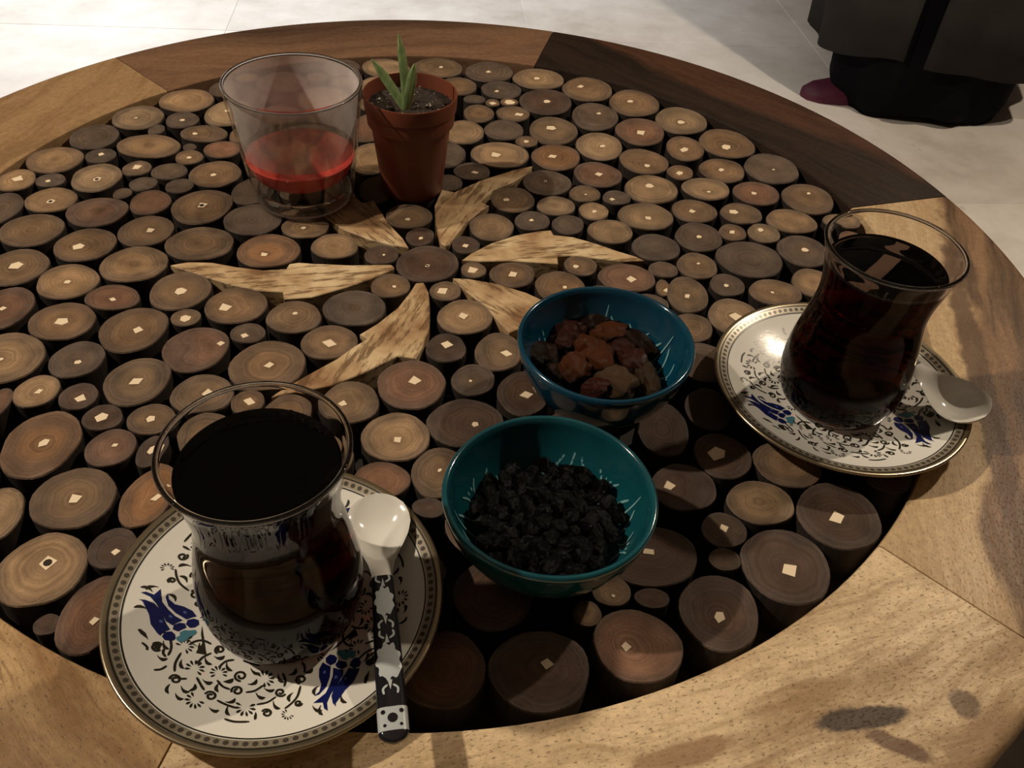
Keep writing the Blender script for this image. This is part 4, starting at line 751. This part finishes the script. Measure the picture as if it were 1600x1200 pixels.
def tea_glass(loc, level, label, bub):
    t = thing('tea_glass', label, 'tea glass', (loc[0] * CM, loc[1] * CM, TZ + .435 * CM), 0, 'tulip-shaped tea glasses')
    link('glass_wall', glass_mesh(level), t, mats=(M_GLASS,))
    link('glass_rim', ME_RIM, t, mats=(M_RIM,))
    te = link('tea', tea_mesh(level), t); te['label'] = 'dark black tea'
    rl = inner_r(level)
    for (a, rr_, br) in bub:
        a = math.radians(a); rr_ *= rl
        b = link('bubble', BUB, t, (rr_ * math.cos(a) * CM, rr_ * math.sin(a) * CM, level * CM), mats=(M_GLASS,)); b.scale = (br, br, br)
    return t
BUB = lathe('bubble', [(.1 * math.sin(k * math.pi / 8), -.1 * math.cos(k * math.pi / 8)) for k in range(9)], 14, 80)
bubL = [(82 - i * 4.6, .965 - .05 * (i % 2), .55 + .25 * ((i * 7) % 3)) for i in range(11)] + [(-8, .93, 1.3), (-13, .88, .9), (-3, .95, .8)]
bubR = [(12 - i * 5, .95 - .06 * (i % 3), .5 + .25 * ((i * 5) % 3)) for i in range(10)]
tea_glass((-4.85, -20.75), 7.15, 'waisted tea glass full of dark tea on the nearest saucer', bubL)
tea_glass((17.55, -10.8), 7.0, 'waisted tea glass of dark tea on the right-hand saucer, beside the rim plank', bubR)

# ------------------------------------------------------------------ porcelain spoons
def spoon(tip, end, ztip, zend, label, depth=.5, roll=0.0):
    dx, dy, dz = end[0] - tip[0], end[1] - tip[1], zend - ztip
    L = math.sqrt(dx * dx + dy * dy + dz * dz); az = math.atan2(dy, dx)
    t = thing('porcelain_spoon', label, 'spoon', (tip[0] * CM, tip[1] * CM, TZ + ztip * CM), 0, 'porcelain tea spoons')
    t.rotation_euler = (Matrix.Rotation(az, 3, 'Z') @ Matrix.Rotation(-math.asin(dz / L), 3, 'Y') @ Matrix.Rotation(roll, 3, 'X')).to_euler()
    XS = [0, .06, .22, .5, .9, 1.3, 1.8, 2.3, 2.7, 3.1, 3.5, 3.9]
    WS = [.02, .34, .66, .95, 1.10, 1.13, 1.02, .80, .60, .44, .36, .34]
    bl = 3.75
    xs = [bl * (1 - math.cos(math.pi * i / 30)) / 2 for i in range(31)]
    nt = 16; v, f = [], []
    def bowl_z(x, u):
        k = max(0.0, min(1.0, math.sin(math.pi * min(1, max(0, x / 3.0))) if x < 3.0 else 0))
        lip = .10 + .14 * max(0, 1 - x / 1.0)
        return lip - depth * k * max(0, 1 - (abs(u) / .93) ** 2.2) if abs(u) < .93 else lip
    for layer in (0, 1):
        for x in xs:
            wd = interp(x, XS, WS)
            for j in range(nt + 1):
                u = -1 + 2 * j / nt
                z = bowl_z(x, u)
                if x >= 3.0: z = .10 + .10 * (1 - u * u) * min(1, (x - 3.0) / .5)
                if layer:
                    rim = min(1, (1 - abs(u)) * 5) * min(1, x * 4)
                    z = z - .04 - .13 * rim - .10 * (1 - u * u)
                v.append((x, u * wd, z))
    W_ = nt + 1; nrow = len(xs)
    for i in range(nrow - 1):
        for j in range(nt):
            a = i * W_ + j
            f.append((a, a + 1, a + W_ + 1, a + W_)); b = a + nrow * W_
            f.append((b, b + W_, b + W_ + 1, b + 1))
    for i in range(nrow - 1):
        for j in (0, nt):
            a = i * W_ + j; f.append((a, a + W_, a + W_ + nrow * W_, a + nrow * W_))
    for i in (0, nrow - 1):
        for j in range(nt):
            a = i * W_ + j; f.append((a, a + 1, a + 1 + nrow * W_, a + nrow * W_))
    bo = link('spoon_bowl', mesh('spoon_bowl', v, f, True, 60), t, mats=(M_CHINA,))
    bo['label'] = 'cream china bowl of the spoon'
    # handle
    def bar_(x0, x1, wfun, name, n=18, round_end=False):
        vv, ff = [], []
        m = 14
        for i in range(n + 1):
            x = x0 + (x1 - x0) * i / n; w_ = wfun(x)
            if round_end:
                q_ = max(0.0, (x - (x1 - .32)) / .32); w_ *= math.sqrt(max(0.02, 1 - q_ * q_))
            h_ = .20 if not round_end else .20 * (1 - .35 * max(0, (x - (x1 - .3)) / .3))
            for j in range(m):
                a = 2 * math.pi * j / m
                ca, sa = math.cos(a), math.sin(a)
                vv.append((x, w_ * math.copysign(abs(ca) ** .75, ca), .08 + h_ * math.copysign(abs(sa) ** .8, sa) * .8))
        for i in range(n):
            for j in range(m): ff.append((i * m + j, i * m + (j + 1) % m, (i + 1) * m + (j + 1) % m, (i + 1) * m + j))
        ff.append(tuple(range(m))); ff.append(tuple(n * m + j for j in range(m)))
        return mesh(name, vv, ff, True, 60)
    wf = lambda x: interp(x, [3.5, 4.2, 6, L - .8, L], [.345, .37, .42, .45, .44])
    hd = link('handle', bar_(bl - .08, L - 1.05, wf, 'handle'), t, mats=(M_BLACKGLAZE,)); hd['label'] = 'black glazed handle'
    en = link('handle_end', bar_(L - 1.06, L - .32, lambda x: wf(x) * 1.01, 'handle_end', 8), t, mats=(M_FLOWER,))
    link('end_cap', bar_(L - .33, L, lambda x: wf(x), 'end_cap', 8, True), t, mats=(M_BLACKGLAZE,))
    top = lambda x, y: .08 + .16 * (max(0.0, 1 - (abs(y) / (wf(x) + 1e-6)) ** 2.67)) ** .4 + .0
    def blob(cx, a, b, lob, seed):
        rr = random.Random(seed)
        return [(cx + a * (1 + .13 * math.cos(lob * i * 2 * math.pi / 40 + seed)) * math.cos(i * 2 * math.pi / 40), max(-.41, min(.41, b * (1 + .13 * math.cos(lob * i * 2 * math.pi / 40 + seed)) * math.sin(i * 2 * math.pi / 40)))) for i in range(40)]
    for cx, a, b in ((bl + .95, .55, .30), (bl + 3.15, .62, .37)):
        fl = link('flower_print', up_mesh('flower_print', *patch([blob(cx, a, b, 9, int(cx * 3))], .008, top, .1)), hd, mats=(M_FLOWER,))
        pts = []
        for sx_ in (-1, 1):
            for s2 in (-1, 1):
                x0 = cx + sx_ * (a + .18)
                pts.append(ribbon(curve2([(x0, s2 * .08), (x0 + sx_ * .12, s2 * .22), (x0 + sx_ * .30, s2 * .20)], 3), .035, .008, top))
            pts.append(patch([[(cx + sx_ * (a + .02), -.07), (cx + sx_ * (a + .35), 0), (cx + sx_ * (a + .02), .07)]], .008, top))
        link('sprig_print', up_mesh('sprig_print', *join(pts)), hd, mats=(M_FLOWER,))
    ring = [(L - .70 + .15 * math.cos(i * .524), .15 * math.sin(i * .524)) for i in range(12)]
    ms = [ring] + [[(L - .9 + .07 * math.cos(i * .785), s_ * .27 + .07 * math.sin(i * .785)) for i in range(8)] for s_ in (-1, 1)] + [[(L - .48 + .05 * math.cos(i * .785), s_ * .24 + .05 * math.sin(i * .785)) for i in range(8)] for s_ in (-1, 1)]
    link('end_print', up_mesh('end_print', *patch(ms, .010, top, .1)), en, mats=(M_BLACKGLAZE,))
    return t
spoon((-2.02, -16.75), (-1.10, -26.15), 1.30, 1.72, 'porcelain spoon with black flowered handle reaching over the table edge')
spoon((22.60, -13.65), (18.9, -5.6), 1.85, 1.50, 'white porcelain spoon jutting out over the right-hand saucer', .62, -.30)

# ------------------------------------------------------------------ teal bowls
BH = 3.5
BO = smooth_prof([(1.62, .30), (2.2, .62), (2.85, 1.25), (3.32, 2.1), (3.60, 3.0), (3.66, 3.32)], 5)
BI = smooth_prof([(3.40, 3.30), (3.30, 2.85), (3.02, 2.1), (2.55, 1.35), (1.8, .80), (.9, .58), (0, .54)], 5)
BIr = [p[0] for p in BI][::-1]; BIz = [p[1] for p in BI][::-1]
def bz(x, y): return interp(math.hypot(x, y), BIr, BIz)
bprof = [(0, .22), (1.25, .2), (1.32, 0), (1.55, 0), (1.6, .12)] + BO + [(3.66, 3.42), (3.60, 3.50), (3.53, 3.52), (3.46, 3.47)] + BI
def teal_bowl(loc, col, label, seed, rot):
    wob = lambda a, z: 1 + .010 * math.sin(2 * a + seed) + .006 * math.sin(3 * a + seed * 2)
    t = thing('teal_bowl', label, 'bowl', (loc[0] * CM, loc[1] * CM, TZ), rot, 'small teal glazed bowls')
    b = link('bowl_body', lathe('bowl_body', bprof, 96, 60, wob), t, mats=(M_GLAZE,)); b.color = (*col, 1)
    strokes = []
    for k in range(6):
        a0 = k * math.pi / 3
        for (da, r0, r1, bend, w_) in ((-.20, 2.45, 3.10, .16, .035), (0.0, 2.35, 3.28, -.05, .035), (.20, 2.45, 3.05, -.16, .035)):
            pts = []
            for i in range(7):
                tt = i / 6; r = r0 + (r1 - r0) * tt; a = a0 + da + bend * (tt * tt - .3)
                pts.append((r * math.cos(a), r * math.sin(a)))
            strokes.append(ribbon(pts, w_, .02, bz))
        for (da, r) in ((.46, 2.75), (.54, 2.75), (.46, 2.95), (.54, 2.95)):
            cx_, cy_ = r * math.cos(a0 + da), r * math.sin(a0 + da)
            strokes.append(patch([[(cx_ + .045 * math.cos(i), cy_ + .045 * math.sin(i)) for i in range(6)]], .02, bz))
        for da, s_ in ((.34, 1), (.68, -1)):
            pts = [((2.55 + .5 * i / 6) * math.cos(a0 + da + s_ * .10 * math.sin(i / 6 * 3.1)), (2.55 + .5 * i / 6) * math.sin(a0 + da + s_ * .10 * math.sin(i / 6 * 3.1))) for i in range(7)]
            strokes.append(ribbon(pts, .028, .02, bz))
    link('carved_pattern', up_mesh('carved_pattern', *join(strokes)), t, mats=(M_CARVE,))
    return t
BR, BD = (7.13, -10.47), (4.02, -18.37)
teal_bowl(BR, (0.004, 0.055, 0.098), 'deep teal glazed bowl filled with amber-brown raisins', .7, .35)
teal_bowl(BD, (0.007, 0.082, 0.102), 'teal glazed bowl filled with black raisins in front', 2.1, .1)

# ---- raisins
def raisin_mesh(seed, wr=.16):
    rr = random.Random(seed); off = Vector((rr.uniform(0, 50), rr.uniform(0, 50), rr.uniform(0, 50)))
    bm = bmesh.new(); bmesh.ops.create_icosphere(bm, subdivisions=3, radius=1.0)
    for v in bm.verts:
        d = v.co.normalized()
        k = 1 + wr * noise.noise(d * 1.9 + off) * 1.5 - wr * 1.7 * abs(noise.noise(Vector((d.x * 2.2, d.y * 5, d.z * 5)) + off)) * 1.6 + .09 * noise.noise(d * 9 + off)
        v.co = d * k
        v.co.x *= 1 + .12 * d.x * rr.choice((1, 1))
    me = bpy.data.meshes.new('raisin'); bm.to_mesh(me); bm.free()
    me.polygons.foreach_set('use_smooth', [True] * len(me.polygons)); me.materials.append(M_RAISIN)
    return me
RM = [raisin_mesh(s) for s in range(8)]
GT = [(0.115, 0.034, 0.008), (0.060, 0.013, 0.007), (0.130, 0.078, 0.042), (0.036, 0.016, 0.008), (0.065, 0.038, 0.016)]
rg = random.Random(4)
GOLD_LABELS = ['large dark brown raisin at the far edge of the amber heap', 'reddish raisin near the far left of the amber heap', 'dark brown raisin at the left edge of the amber heap',
    'reddish raisin just left of the middle of the amber heap', 'orange raisin behind the middle of the amber heap', 'long dark brown raisin at the far right of the amber heap',
    'bright orange raisin in the middle of the amber heap', 'orange raisin just in front of the middle of the amber heap', 'plump orange raisin at the near left of the amber heap',
    'small dark raisin at the near left edge of the amber heap', 'pale tan wrinkled raisin at the near edge of the amber heap', 'reddish raisin right of the middle of the amber heap',
    'reddish raisin between the pale tan and the long dark raisin', 'olive tan raisin at the right edge of the amber heap', 'reddish raisin left of the pale tan raisin at the near edge',
    'small dark brown raisin behind the orange one at the far side of the amber heap']
def put(name, x, y, z, a, b, c, rz, col, label, cat, group, tilt=.2):
    o = link(name, RM[rg.randrange(8)], None, (x * CM, y * CM, TZ + z * CM))
    o.scale = (a * CM, b * CM, c * CM); o.rotation_euler = (rg.gauss(0, tilt), rg.gauss(0, tilt), rz); o.color = (*col, 1)
    return tag(o, label, cat, group)
# under layer that carries the heap
for i in range(6):
    a = i * 2.4; r = .35 + .17 * i
    put('golden_raisin', BR[0] + r * math.cos(a), BR[1] + r * math.sin(a), 1.25 + .03 * i, .75, .6, .5, a, GT[3], 'brown raisin lying under the heap in the farther teal bowl', 'raisin', 'raisins under the amber heap')
for i, (x, y, a, b, ang, tn) in enumerate(GOLD):
    col = GT[tn]; k = rg.uniform(.85, 1.15)
    lab = GOLD_LABELS[i]
    d = math.hypot(x - BR[0], y - BR[1])
    z = 2.16 - .10 * d + (.10 if tn == 0 else 0)
    put('golden_raisin', x, y, z, a * .80, b * .78, b * .58, math.radians(ang) - YAW, tuple(c * k for c in col), lab, 'raisin', 'amber raisins in the farther bowl')
for lay, (z, rmax, n) in enumerate(((1.05, 1.65, 8), (1.50, 2.1, 24), (2.0, 2.62, 66))):
    for i in range(n):
        r = rmax * math.sqrt((i + .5) / n); a = i * 2.39996 + lay
        sz_ = rg.uniform(.30, .42)
        put('black_raisin', BD[0] + r * math.cos(a), BD[1] + r * math.sin(a), z + rg.uniform(-.1, .14) + (.12 * (1 - r / rmax) if lay == 2 else 0), sz_ * 1.25, sz_ * .85, sz_ * .75, rg.uniform(0, 3.1), (.0012, .0009, .0010),
            'small wrinkled black raisin in the heap in the nearer teal bowl', 'raisin', 'black raisins in the nearer bowl', .45)

# ------------------------------------------------------------------ tumbler with red residue
tum = thing('glass_tumbler', 'clear tumbler with milky film and red residue, beside the plant pot', 'tumbler', (-6.93 * CM, 5.81 * CM, TZ))
TO = smooth_prof([(2.55, .12), (2.68, .4), (2.86, 1.6), (3.10, 3.4), (3.36, 5.4), (3.50, 6.55)], 5)
TI = [(r - .17, z) for r, z in TO if z > 2.4]
TC = [(2.66, 2.12), (2.50, 1.82), (2.2, 1.55), (1.7, 1.34), (1.0, 1.22), (0, 1.18)]
link('glass_wall', lathe('tumbler_wall', [(0, .22), (1.9, .20), (2.2, 0.0), (2.42, .02)] + TO + [(3.48, 6.66), (3.42, 6.70), (3.36, 6.64)] + TI[::-1] + TC, 96, 60), tum, mats=(M_TUMBLER,))
link('glass_rim', lathe('tumbler_rim', [(3.42 + .10 * math.cos(k * math.pi / 5), 6.63 + .085 * math.sin(k * math.pi / 5)) for k in range(11)], 96, 80), tum, mats=(M_RIM,))
link('glass_foot', lathe('tumbler_foot', [(2.30 + .30 * math.cos(k * math.pi / 8), .42 + .36 * math.sin(k * math.pi / 8)) for k in range(17)], 96, 80), tum, mats=(M_RIM,))
fi = [(r - .012, z) for r, z in TI if 2.65 < z < 6.62]
link('milky_film', lathe('milky_film', fi, 72, 60), tum, mats=(M_FILM,))
rw = [(r + .03, z) for r, z in TI if z < 2.75]
def wax_w(a, z): return 1.0
wax_prof = [(0, 1.16), (1.0, 1.20), (1.71, 1.32), (2.21, 1.53), (2.52, 1.80), (2.69, 2.10)] + rw + [(rw[-1][0] - .1, 2.66), (2.5, 2.50), (2.1, 2.36), (1.6, 2.38), (1.0, 2.48), (.5, 2.54), (0, 2.58)]
wx = lathe('red_residue', wax_prof, 72, 60)
for v in wx.vertices:
    r = math.hypot(v.co.x, v.co.y)
    if v.co.z > .0215 and r < .0245:
        v.co.z += .0022 * noise.noise(v.co * 260) + .0012 * noise.noise(v.co * 600)
w_ = link('red_residue', wx, tum, mats=(M_WAX,)); w_['label'] = 'red residue at the bottom of the tumbler'

# ------------------------------------------------------------------ potted seedling
pot = thing('potted_seedling', 'small reddish-brown plastic plant pot with a green seedling in dark soil', 'potted plant', (-1.05 * CM, 7.04 * CM, TZ))
pp = [(0, .12), (1.45, .1), (1.5, 0), (1.66, 0), (1.70, .08), (2.14, 3.95), (2.28, 4.0), (2.33, 4.06), (2.38, 4.72), (2.36, 4.80), (2.44, 4.84), (2.50, 5.58), (2.47, 5.66), (2.41, 5.66), (2.38, 5.58), (2.20, 4.3), (1.55, .25), (0, .22)]
link('pot_wall', lathe('pot_wall', pp, 72, 30), pot, mats=(M_POT,))
so = lathe('soil', [(0, 3.8), (2.13, 3.9), (2.3, 4.92), (2.1, 4.98), (1.7, 5.02), (1.3, 5.0), (.9, 5.02), (.45, 5.04), (0, 5.0)], 60, 60)
for v in so.vertices:
    if v.co.z > .047: v.co.z += .0016 * noise.noise(v.co * 420) + .0008 * noise.noise(v.co * 1100)
link('soil', so, pot, mats=(M_SOIL,))
pr_ = random.Random(8); V, F = [], []
for i in range(70):
    r = 2.15 * math.sqrt(pr_.random()); a = pr_.uniform(0, 6.28); s_ = (.17, .11, .12, .10, .09)[i] if i < 5 else pr_.choice((.02, .03, .03, .04, .05))
    c_ = Vector((r * math.cos(a), r * math.sin(a), 5.06)); b = len(V)
    V += [tuple(c_ + Vector(d) * s_ * pr_.uniform(.7, 1.2)) for d in ((1, 0, 0), (-1, 0, 0), (0, 1, 0), (0, -1, 0), (0, 0, 1), (0, 0, -1))]
    F += [tuple(b + k for k in q_) for q_ in ((0, 2, 4), (2, 1, 4), (1, 3, 4), (3, 0, 4), (2, 0, 5), (1, 2, 5), (3, 1, 5), (0, 3, 5))]
pl = link('perlite', mesh('perlite', V, F), pot, mats=(M_PERLITE,)); pl['kind'] = 'stuff'; pl['label'] = 'pale perlite grains in the soil'
def leaf(pts, ws, label=None):
    v, f = [], []
    n = len(pts)
    for i, (p, w_) in enumerate(zip(pts, ws)):
        p = Vector(p); d = (Vector(pts[min(n - 1, i + 1)]) - Vector(pts[max(0, i - 1)])).normalized()
        side = d.cross(Vector((.12, -1, .4))).normalized(); nn = side.cross(d).normalized()
        for u, th in ((-1, .0), (-.4, -.05), (0, -.08), (.4, -.05), (1, 0)): v.append(tuple(p + side * u * w_ + nn * th))
        for u, th in ((.4, .03), (0, .0), (-.4, .03)): v.append(tuple(p + side * u * w_ + nn * (th + .03)))
    for i in range(n - 1):
        for j in range(8): f.append((i * 8 + j, i * 8 + (j + 1) % 8, (i + 1) * 8 + (j + 1) % 8, (i + 1) * 8 + j))
    f.append(tuple(range(8))); f.append(tuple((n - 1) * 8 + j for j in range(8)))
    return link('leaf', mesh('leaf', v, f, True, 70), pot, mats=(M_LEAF,))
def bez(p0, p1, p2, n=10):
    return [tuple((1 - t) ** 2 * a + 2 * t * (1 - t) * b + t * t * c for a, b, c in zip(p0, p1, p2)) for t in [i / n for i in range(n + 1)]]
base = (-.25, -.75, 4.95)
def lw(m, n=11): return [m * (.55 + .45 * math.sin(min(1, i / 4) * 1.57)) * (1 if i < n - 3 else (.85, .55, .12)[i - n + 3]) for i in range(n)]
leaf(bez(base, (-.8, -.4, 6.0), (-1.95, .1, 7.35)), lw(.24))
leaf(bez(base, (-.15, -.5, 6.6), (-.55, .5, 8.55)), lw(.23))
leaf(bez(base, (-.02, -.7, 6.0), (.25, -.2, 7.3)), lw(.27))

# ------------------------------------------------------------------ person beyond the table
PX, PY = 0.915, 1.175
person = thing('person', 'person in a long black dress and charcoal coat standing beyond the table', 'person', (PX, PY, 0), math.radians(-10))
def cloth_tube(name, rings, m, n=72, fold=0.0, nf=9, seed=0.0, gap=None, thick=.5):
    """rings: (z, rx, ry, cx, cy) in cm; folds grow towards the hem"""
    v, f = [], []
    zmax = max(r[0] for r in rings); zmin = min(r[0] for r in rings)
    for (z, rx, ry, cx, cy) in rings:
        t = (zmax - z) / max(1e-6, zmax - zmin)
        for i in range(n + (1 if gap else 0)):
            a = 2 * math.pi * i / n if not gap else gap[0] + (gap[1] - gap[0]) * i / n
            k = 1 + fold * t * t * (math.sin(nf * a + seed) + .5 * math.sin((nf * 2 - 3) * a + seed * 2.3)) 
            v.append((cx + rx * k * math.cos(a), cy + ry * k * math.sin(a), z + 1.1 * t * math.sin(3 * a + seed)))
    w_ = n + (1 if gap else 0)
    for r in range(len(rings) - 1):
        for i in range(n):
            j = (i + 1) % w_
            f.append((r * w_ + i, r * w_ + j, (r + 1) * w_ + j, (r + 1) * w_ + i))
    me = mesh(name, v, f, True, 80)
    o = link(name, me, person, mats=(m,))
    s_ = o.modifiers.new('thickness', 'SOLIDIFY'); s_.thickness = thick * CM; s_.offset = -1
    return o
# body: one continuous skinned figure
bv = [(0, 0, 92), (0, 0, 108), (0, 1, 124), (0, 0, 137), (0, 0, 142), (0, 1.5, 150), (0, 1.5, 158),
      (9, 0, 88), (9.5, 1, 50), (9.5, -1, 8), (9.5, 8, 3), (-9, 0, 88), (-9.5, 1, 50), (-9.5, -1, 8), (-9.5, 8, 3),
      (17, 0, 135), (21, -1, 108), (22, 3, 85), (22.5, 6, 76), (-17, 0, 135), (-21, -1, 108), (-22, 3, 85), (-22.5, 6, 76)]
be = [(0, 1), (1, 2), (2, 3), (3, 4), (4, 5), (5, 6), (0, 7), (7, 8), (8, 9), (9, 10), (0, 11), (11, 12), (12, 13), (13, 14), (3, 15), (15, 16), (16, 17), (17, 18), (3, 19), (19, 20), (20, 21), (21, 22)]
br = [14, 12, 14, 9, 5.2, 8.5, 7.5, 9, 5.6, 4, 3.2, 9, 5.6, 4, 3.2, 5.5, 4, 3, 2.6, 5.5, 4, 3, 2.6]
me = bpy.data.meshes.new('body'); me.from_pydata([tuple(c * CM for c in v) for v in bv], be, [])
bo = link('body', me, person, mats=(M_SKIN,))
sk = bo.modifiers.new('skin', 'SKIN')
for v, r in zip(me.skin_vertices[0].data, br): v.radius = (r * CM, r * CM * .85)
me.skin_vertices[0].data[0].use_root = True
ss = bo.modifiers.new('sub', 'SUBSURF'); ss.levels = 1; ss.render_levels = 1
cloth_tube('dress', [(139, 7, 6, 0, 0), (134, 18, 9, 0, 0), (120, 18, 13, 0, 0), (104, 14, 12, 0, 0), (90, 19, 16, 0, 0), (60, 20, 16, 0, 0), (30, 19.5, 14.5, 0, 0), (12, 17, 13.5, 0, 0), (4, 16.4, 13, 0, 0), (.7, 15.2, 12.2, 0, 0)], M_BLACK, fold=.035, nf=8)
cloth_tube('coat', [(139, 8, 7, 0, 0), (134, 20, 11, 0, 0), (120, 20.5, 15.5, 0, 0), (104, 18, 15, 0, 0), (88, 22, 18.5, 0, 0), (60, 22.5, 18, 0, 0), (35, 22, 16.5, 0, 0), (20, 22, 16, 0, 0), (11, 21.5, 15.6, 0, 0)], M_CHARCOAL, fold=.05, nf=7, seed=1.0, gap=(math.radians(-104), math.radians(246)))
for s_ in (-1, 1):
    v = [(21 * s_ * .82, 0, 136)]
    cl = [(17, 0, 136, 7), (21, -1, 108, 5.6), (22, 3, 86, 4.6)]
    vv, ff = [], []
    for (x, y, z, r) in cl:
        for i in range(16):
            a = i * math.pi / 8; vv.append((s_ * x + r * math.cos(a), y + r * math.sin(a), z))
    for k in range(2):
        for i in range(16): ff.append((k * 16 + i, k * 16 + (i + 1) % 16, (k + 1) * 16 + (i + 1) % 16, (k + 1) * 16 + i))
    so_ = link('sleeve', mesh('sleeve', vv, ff, True, 80), person, mats=(M_CHARCOAL,))
    so_.modifiers.new('thickness', 'SOLIDIFY').thickness = .4 * CM
hair = lathe('hair', [(0, 168), (4, 167.4), (7.5, 164.5), (9.6, 159), (9.8, 153), (9.2, 147), (8.4, 146)], 32, 80)
for v in hair.vertices:
    v.co.y = v.co.y * 1.02 - .02
link('hair', hair, person, mats=(M_HAIR,))
def shoe(x, y, rz, m, nm='shoe'):
    st = [(-11, 3.0, 5.0), (-9, 3.6, 6.0), (-4, 3.5, 6.5), (2, 4.2, 5.5), (8, 4.5, 4.2), (12, 3.8, 3.2), (14, 2.2, 2.2), (14.6, .6, 1.2)]
    vv, ff = [], []
    for (l, w_, h) in st:
        for i in range(12):
            a = math.pi * i / 11; vv.append((w_ * math.cos(a), l, max(0.05, h * math.sin(a) ** .7)))
    for k in range(len(st) - 1):
        for i in range(12): ff.append((k * 12 + i, k * 12 + (i + 1) % 12, (k + 1) * 12 + (i + 1) % 12, (k + 1) * 12 + i))
    ff.append(tuple(range(12))); ff.append(tuple((len(st) - 1) * 12 + i for i in range(12)))
    return link(nm, mesh(nm, vv, ff, True, 70), person, (x * CM, y * CM, 0), rz, (m,))
sh = shoe(-6.9, -1.2, math.radians(100), M_SHOE)
sh.scale = (.85, 1, .8)
sh['label'] = 'magenta shoe showing beside the hem'
sh2 = shoe(7, 2, math.radians(180), M_BLACK)
sh2.scale = (.8, .7, .8)

# ------------------------------------------------------------------ low dark seat beside the table
seat_t = thing('low_stool', 'low dark padded stool mostly hidden behind the right edge of the table', 'stool', (0.60, -0.12, 0))
def rbox(name, x, y, z0, z1, bev, m, parent, loc=(0, 0, 0)):
    bm = bmesh.new(); bmesh.ops.create_cube(bm, size=1.0)
    for v in bm.verts: v.co = Vector((v.co.x * x * CM, v.co.y * y * CM, (z0 + (v.co.z + .5) * (z1 - z0)) * CM))
    bmesh.ops.bevel(bm, geom=bm.edges[:], offset=bev * CM, segments=3, affect='EDGES')
    me = bpy.data.meshes.new(name); bm.to_mesh(me); bm.free()
    return link(name, me, parent, loc, 0, (m,))
rbox('cushion', 34, 36, 26, 36, 3, M_BLACK, seat_t)
rbox('seat_frame', 32, 34, 20, 26.2, .6, M_BLACK, seat_t)
for sx_ in (-1, 1):
    for sy_ in (-1, 1):
        rbox('leg', 3.2, 3.2, 0, 20.5, .4, M_BLACK, seat_t, (sx_ * .135, sy_ * .145, 0))
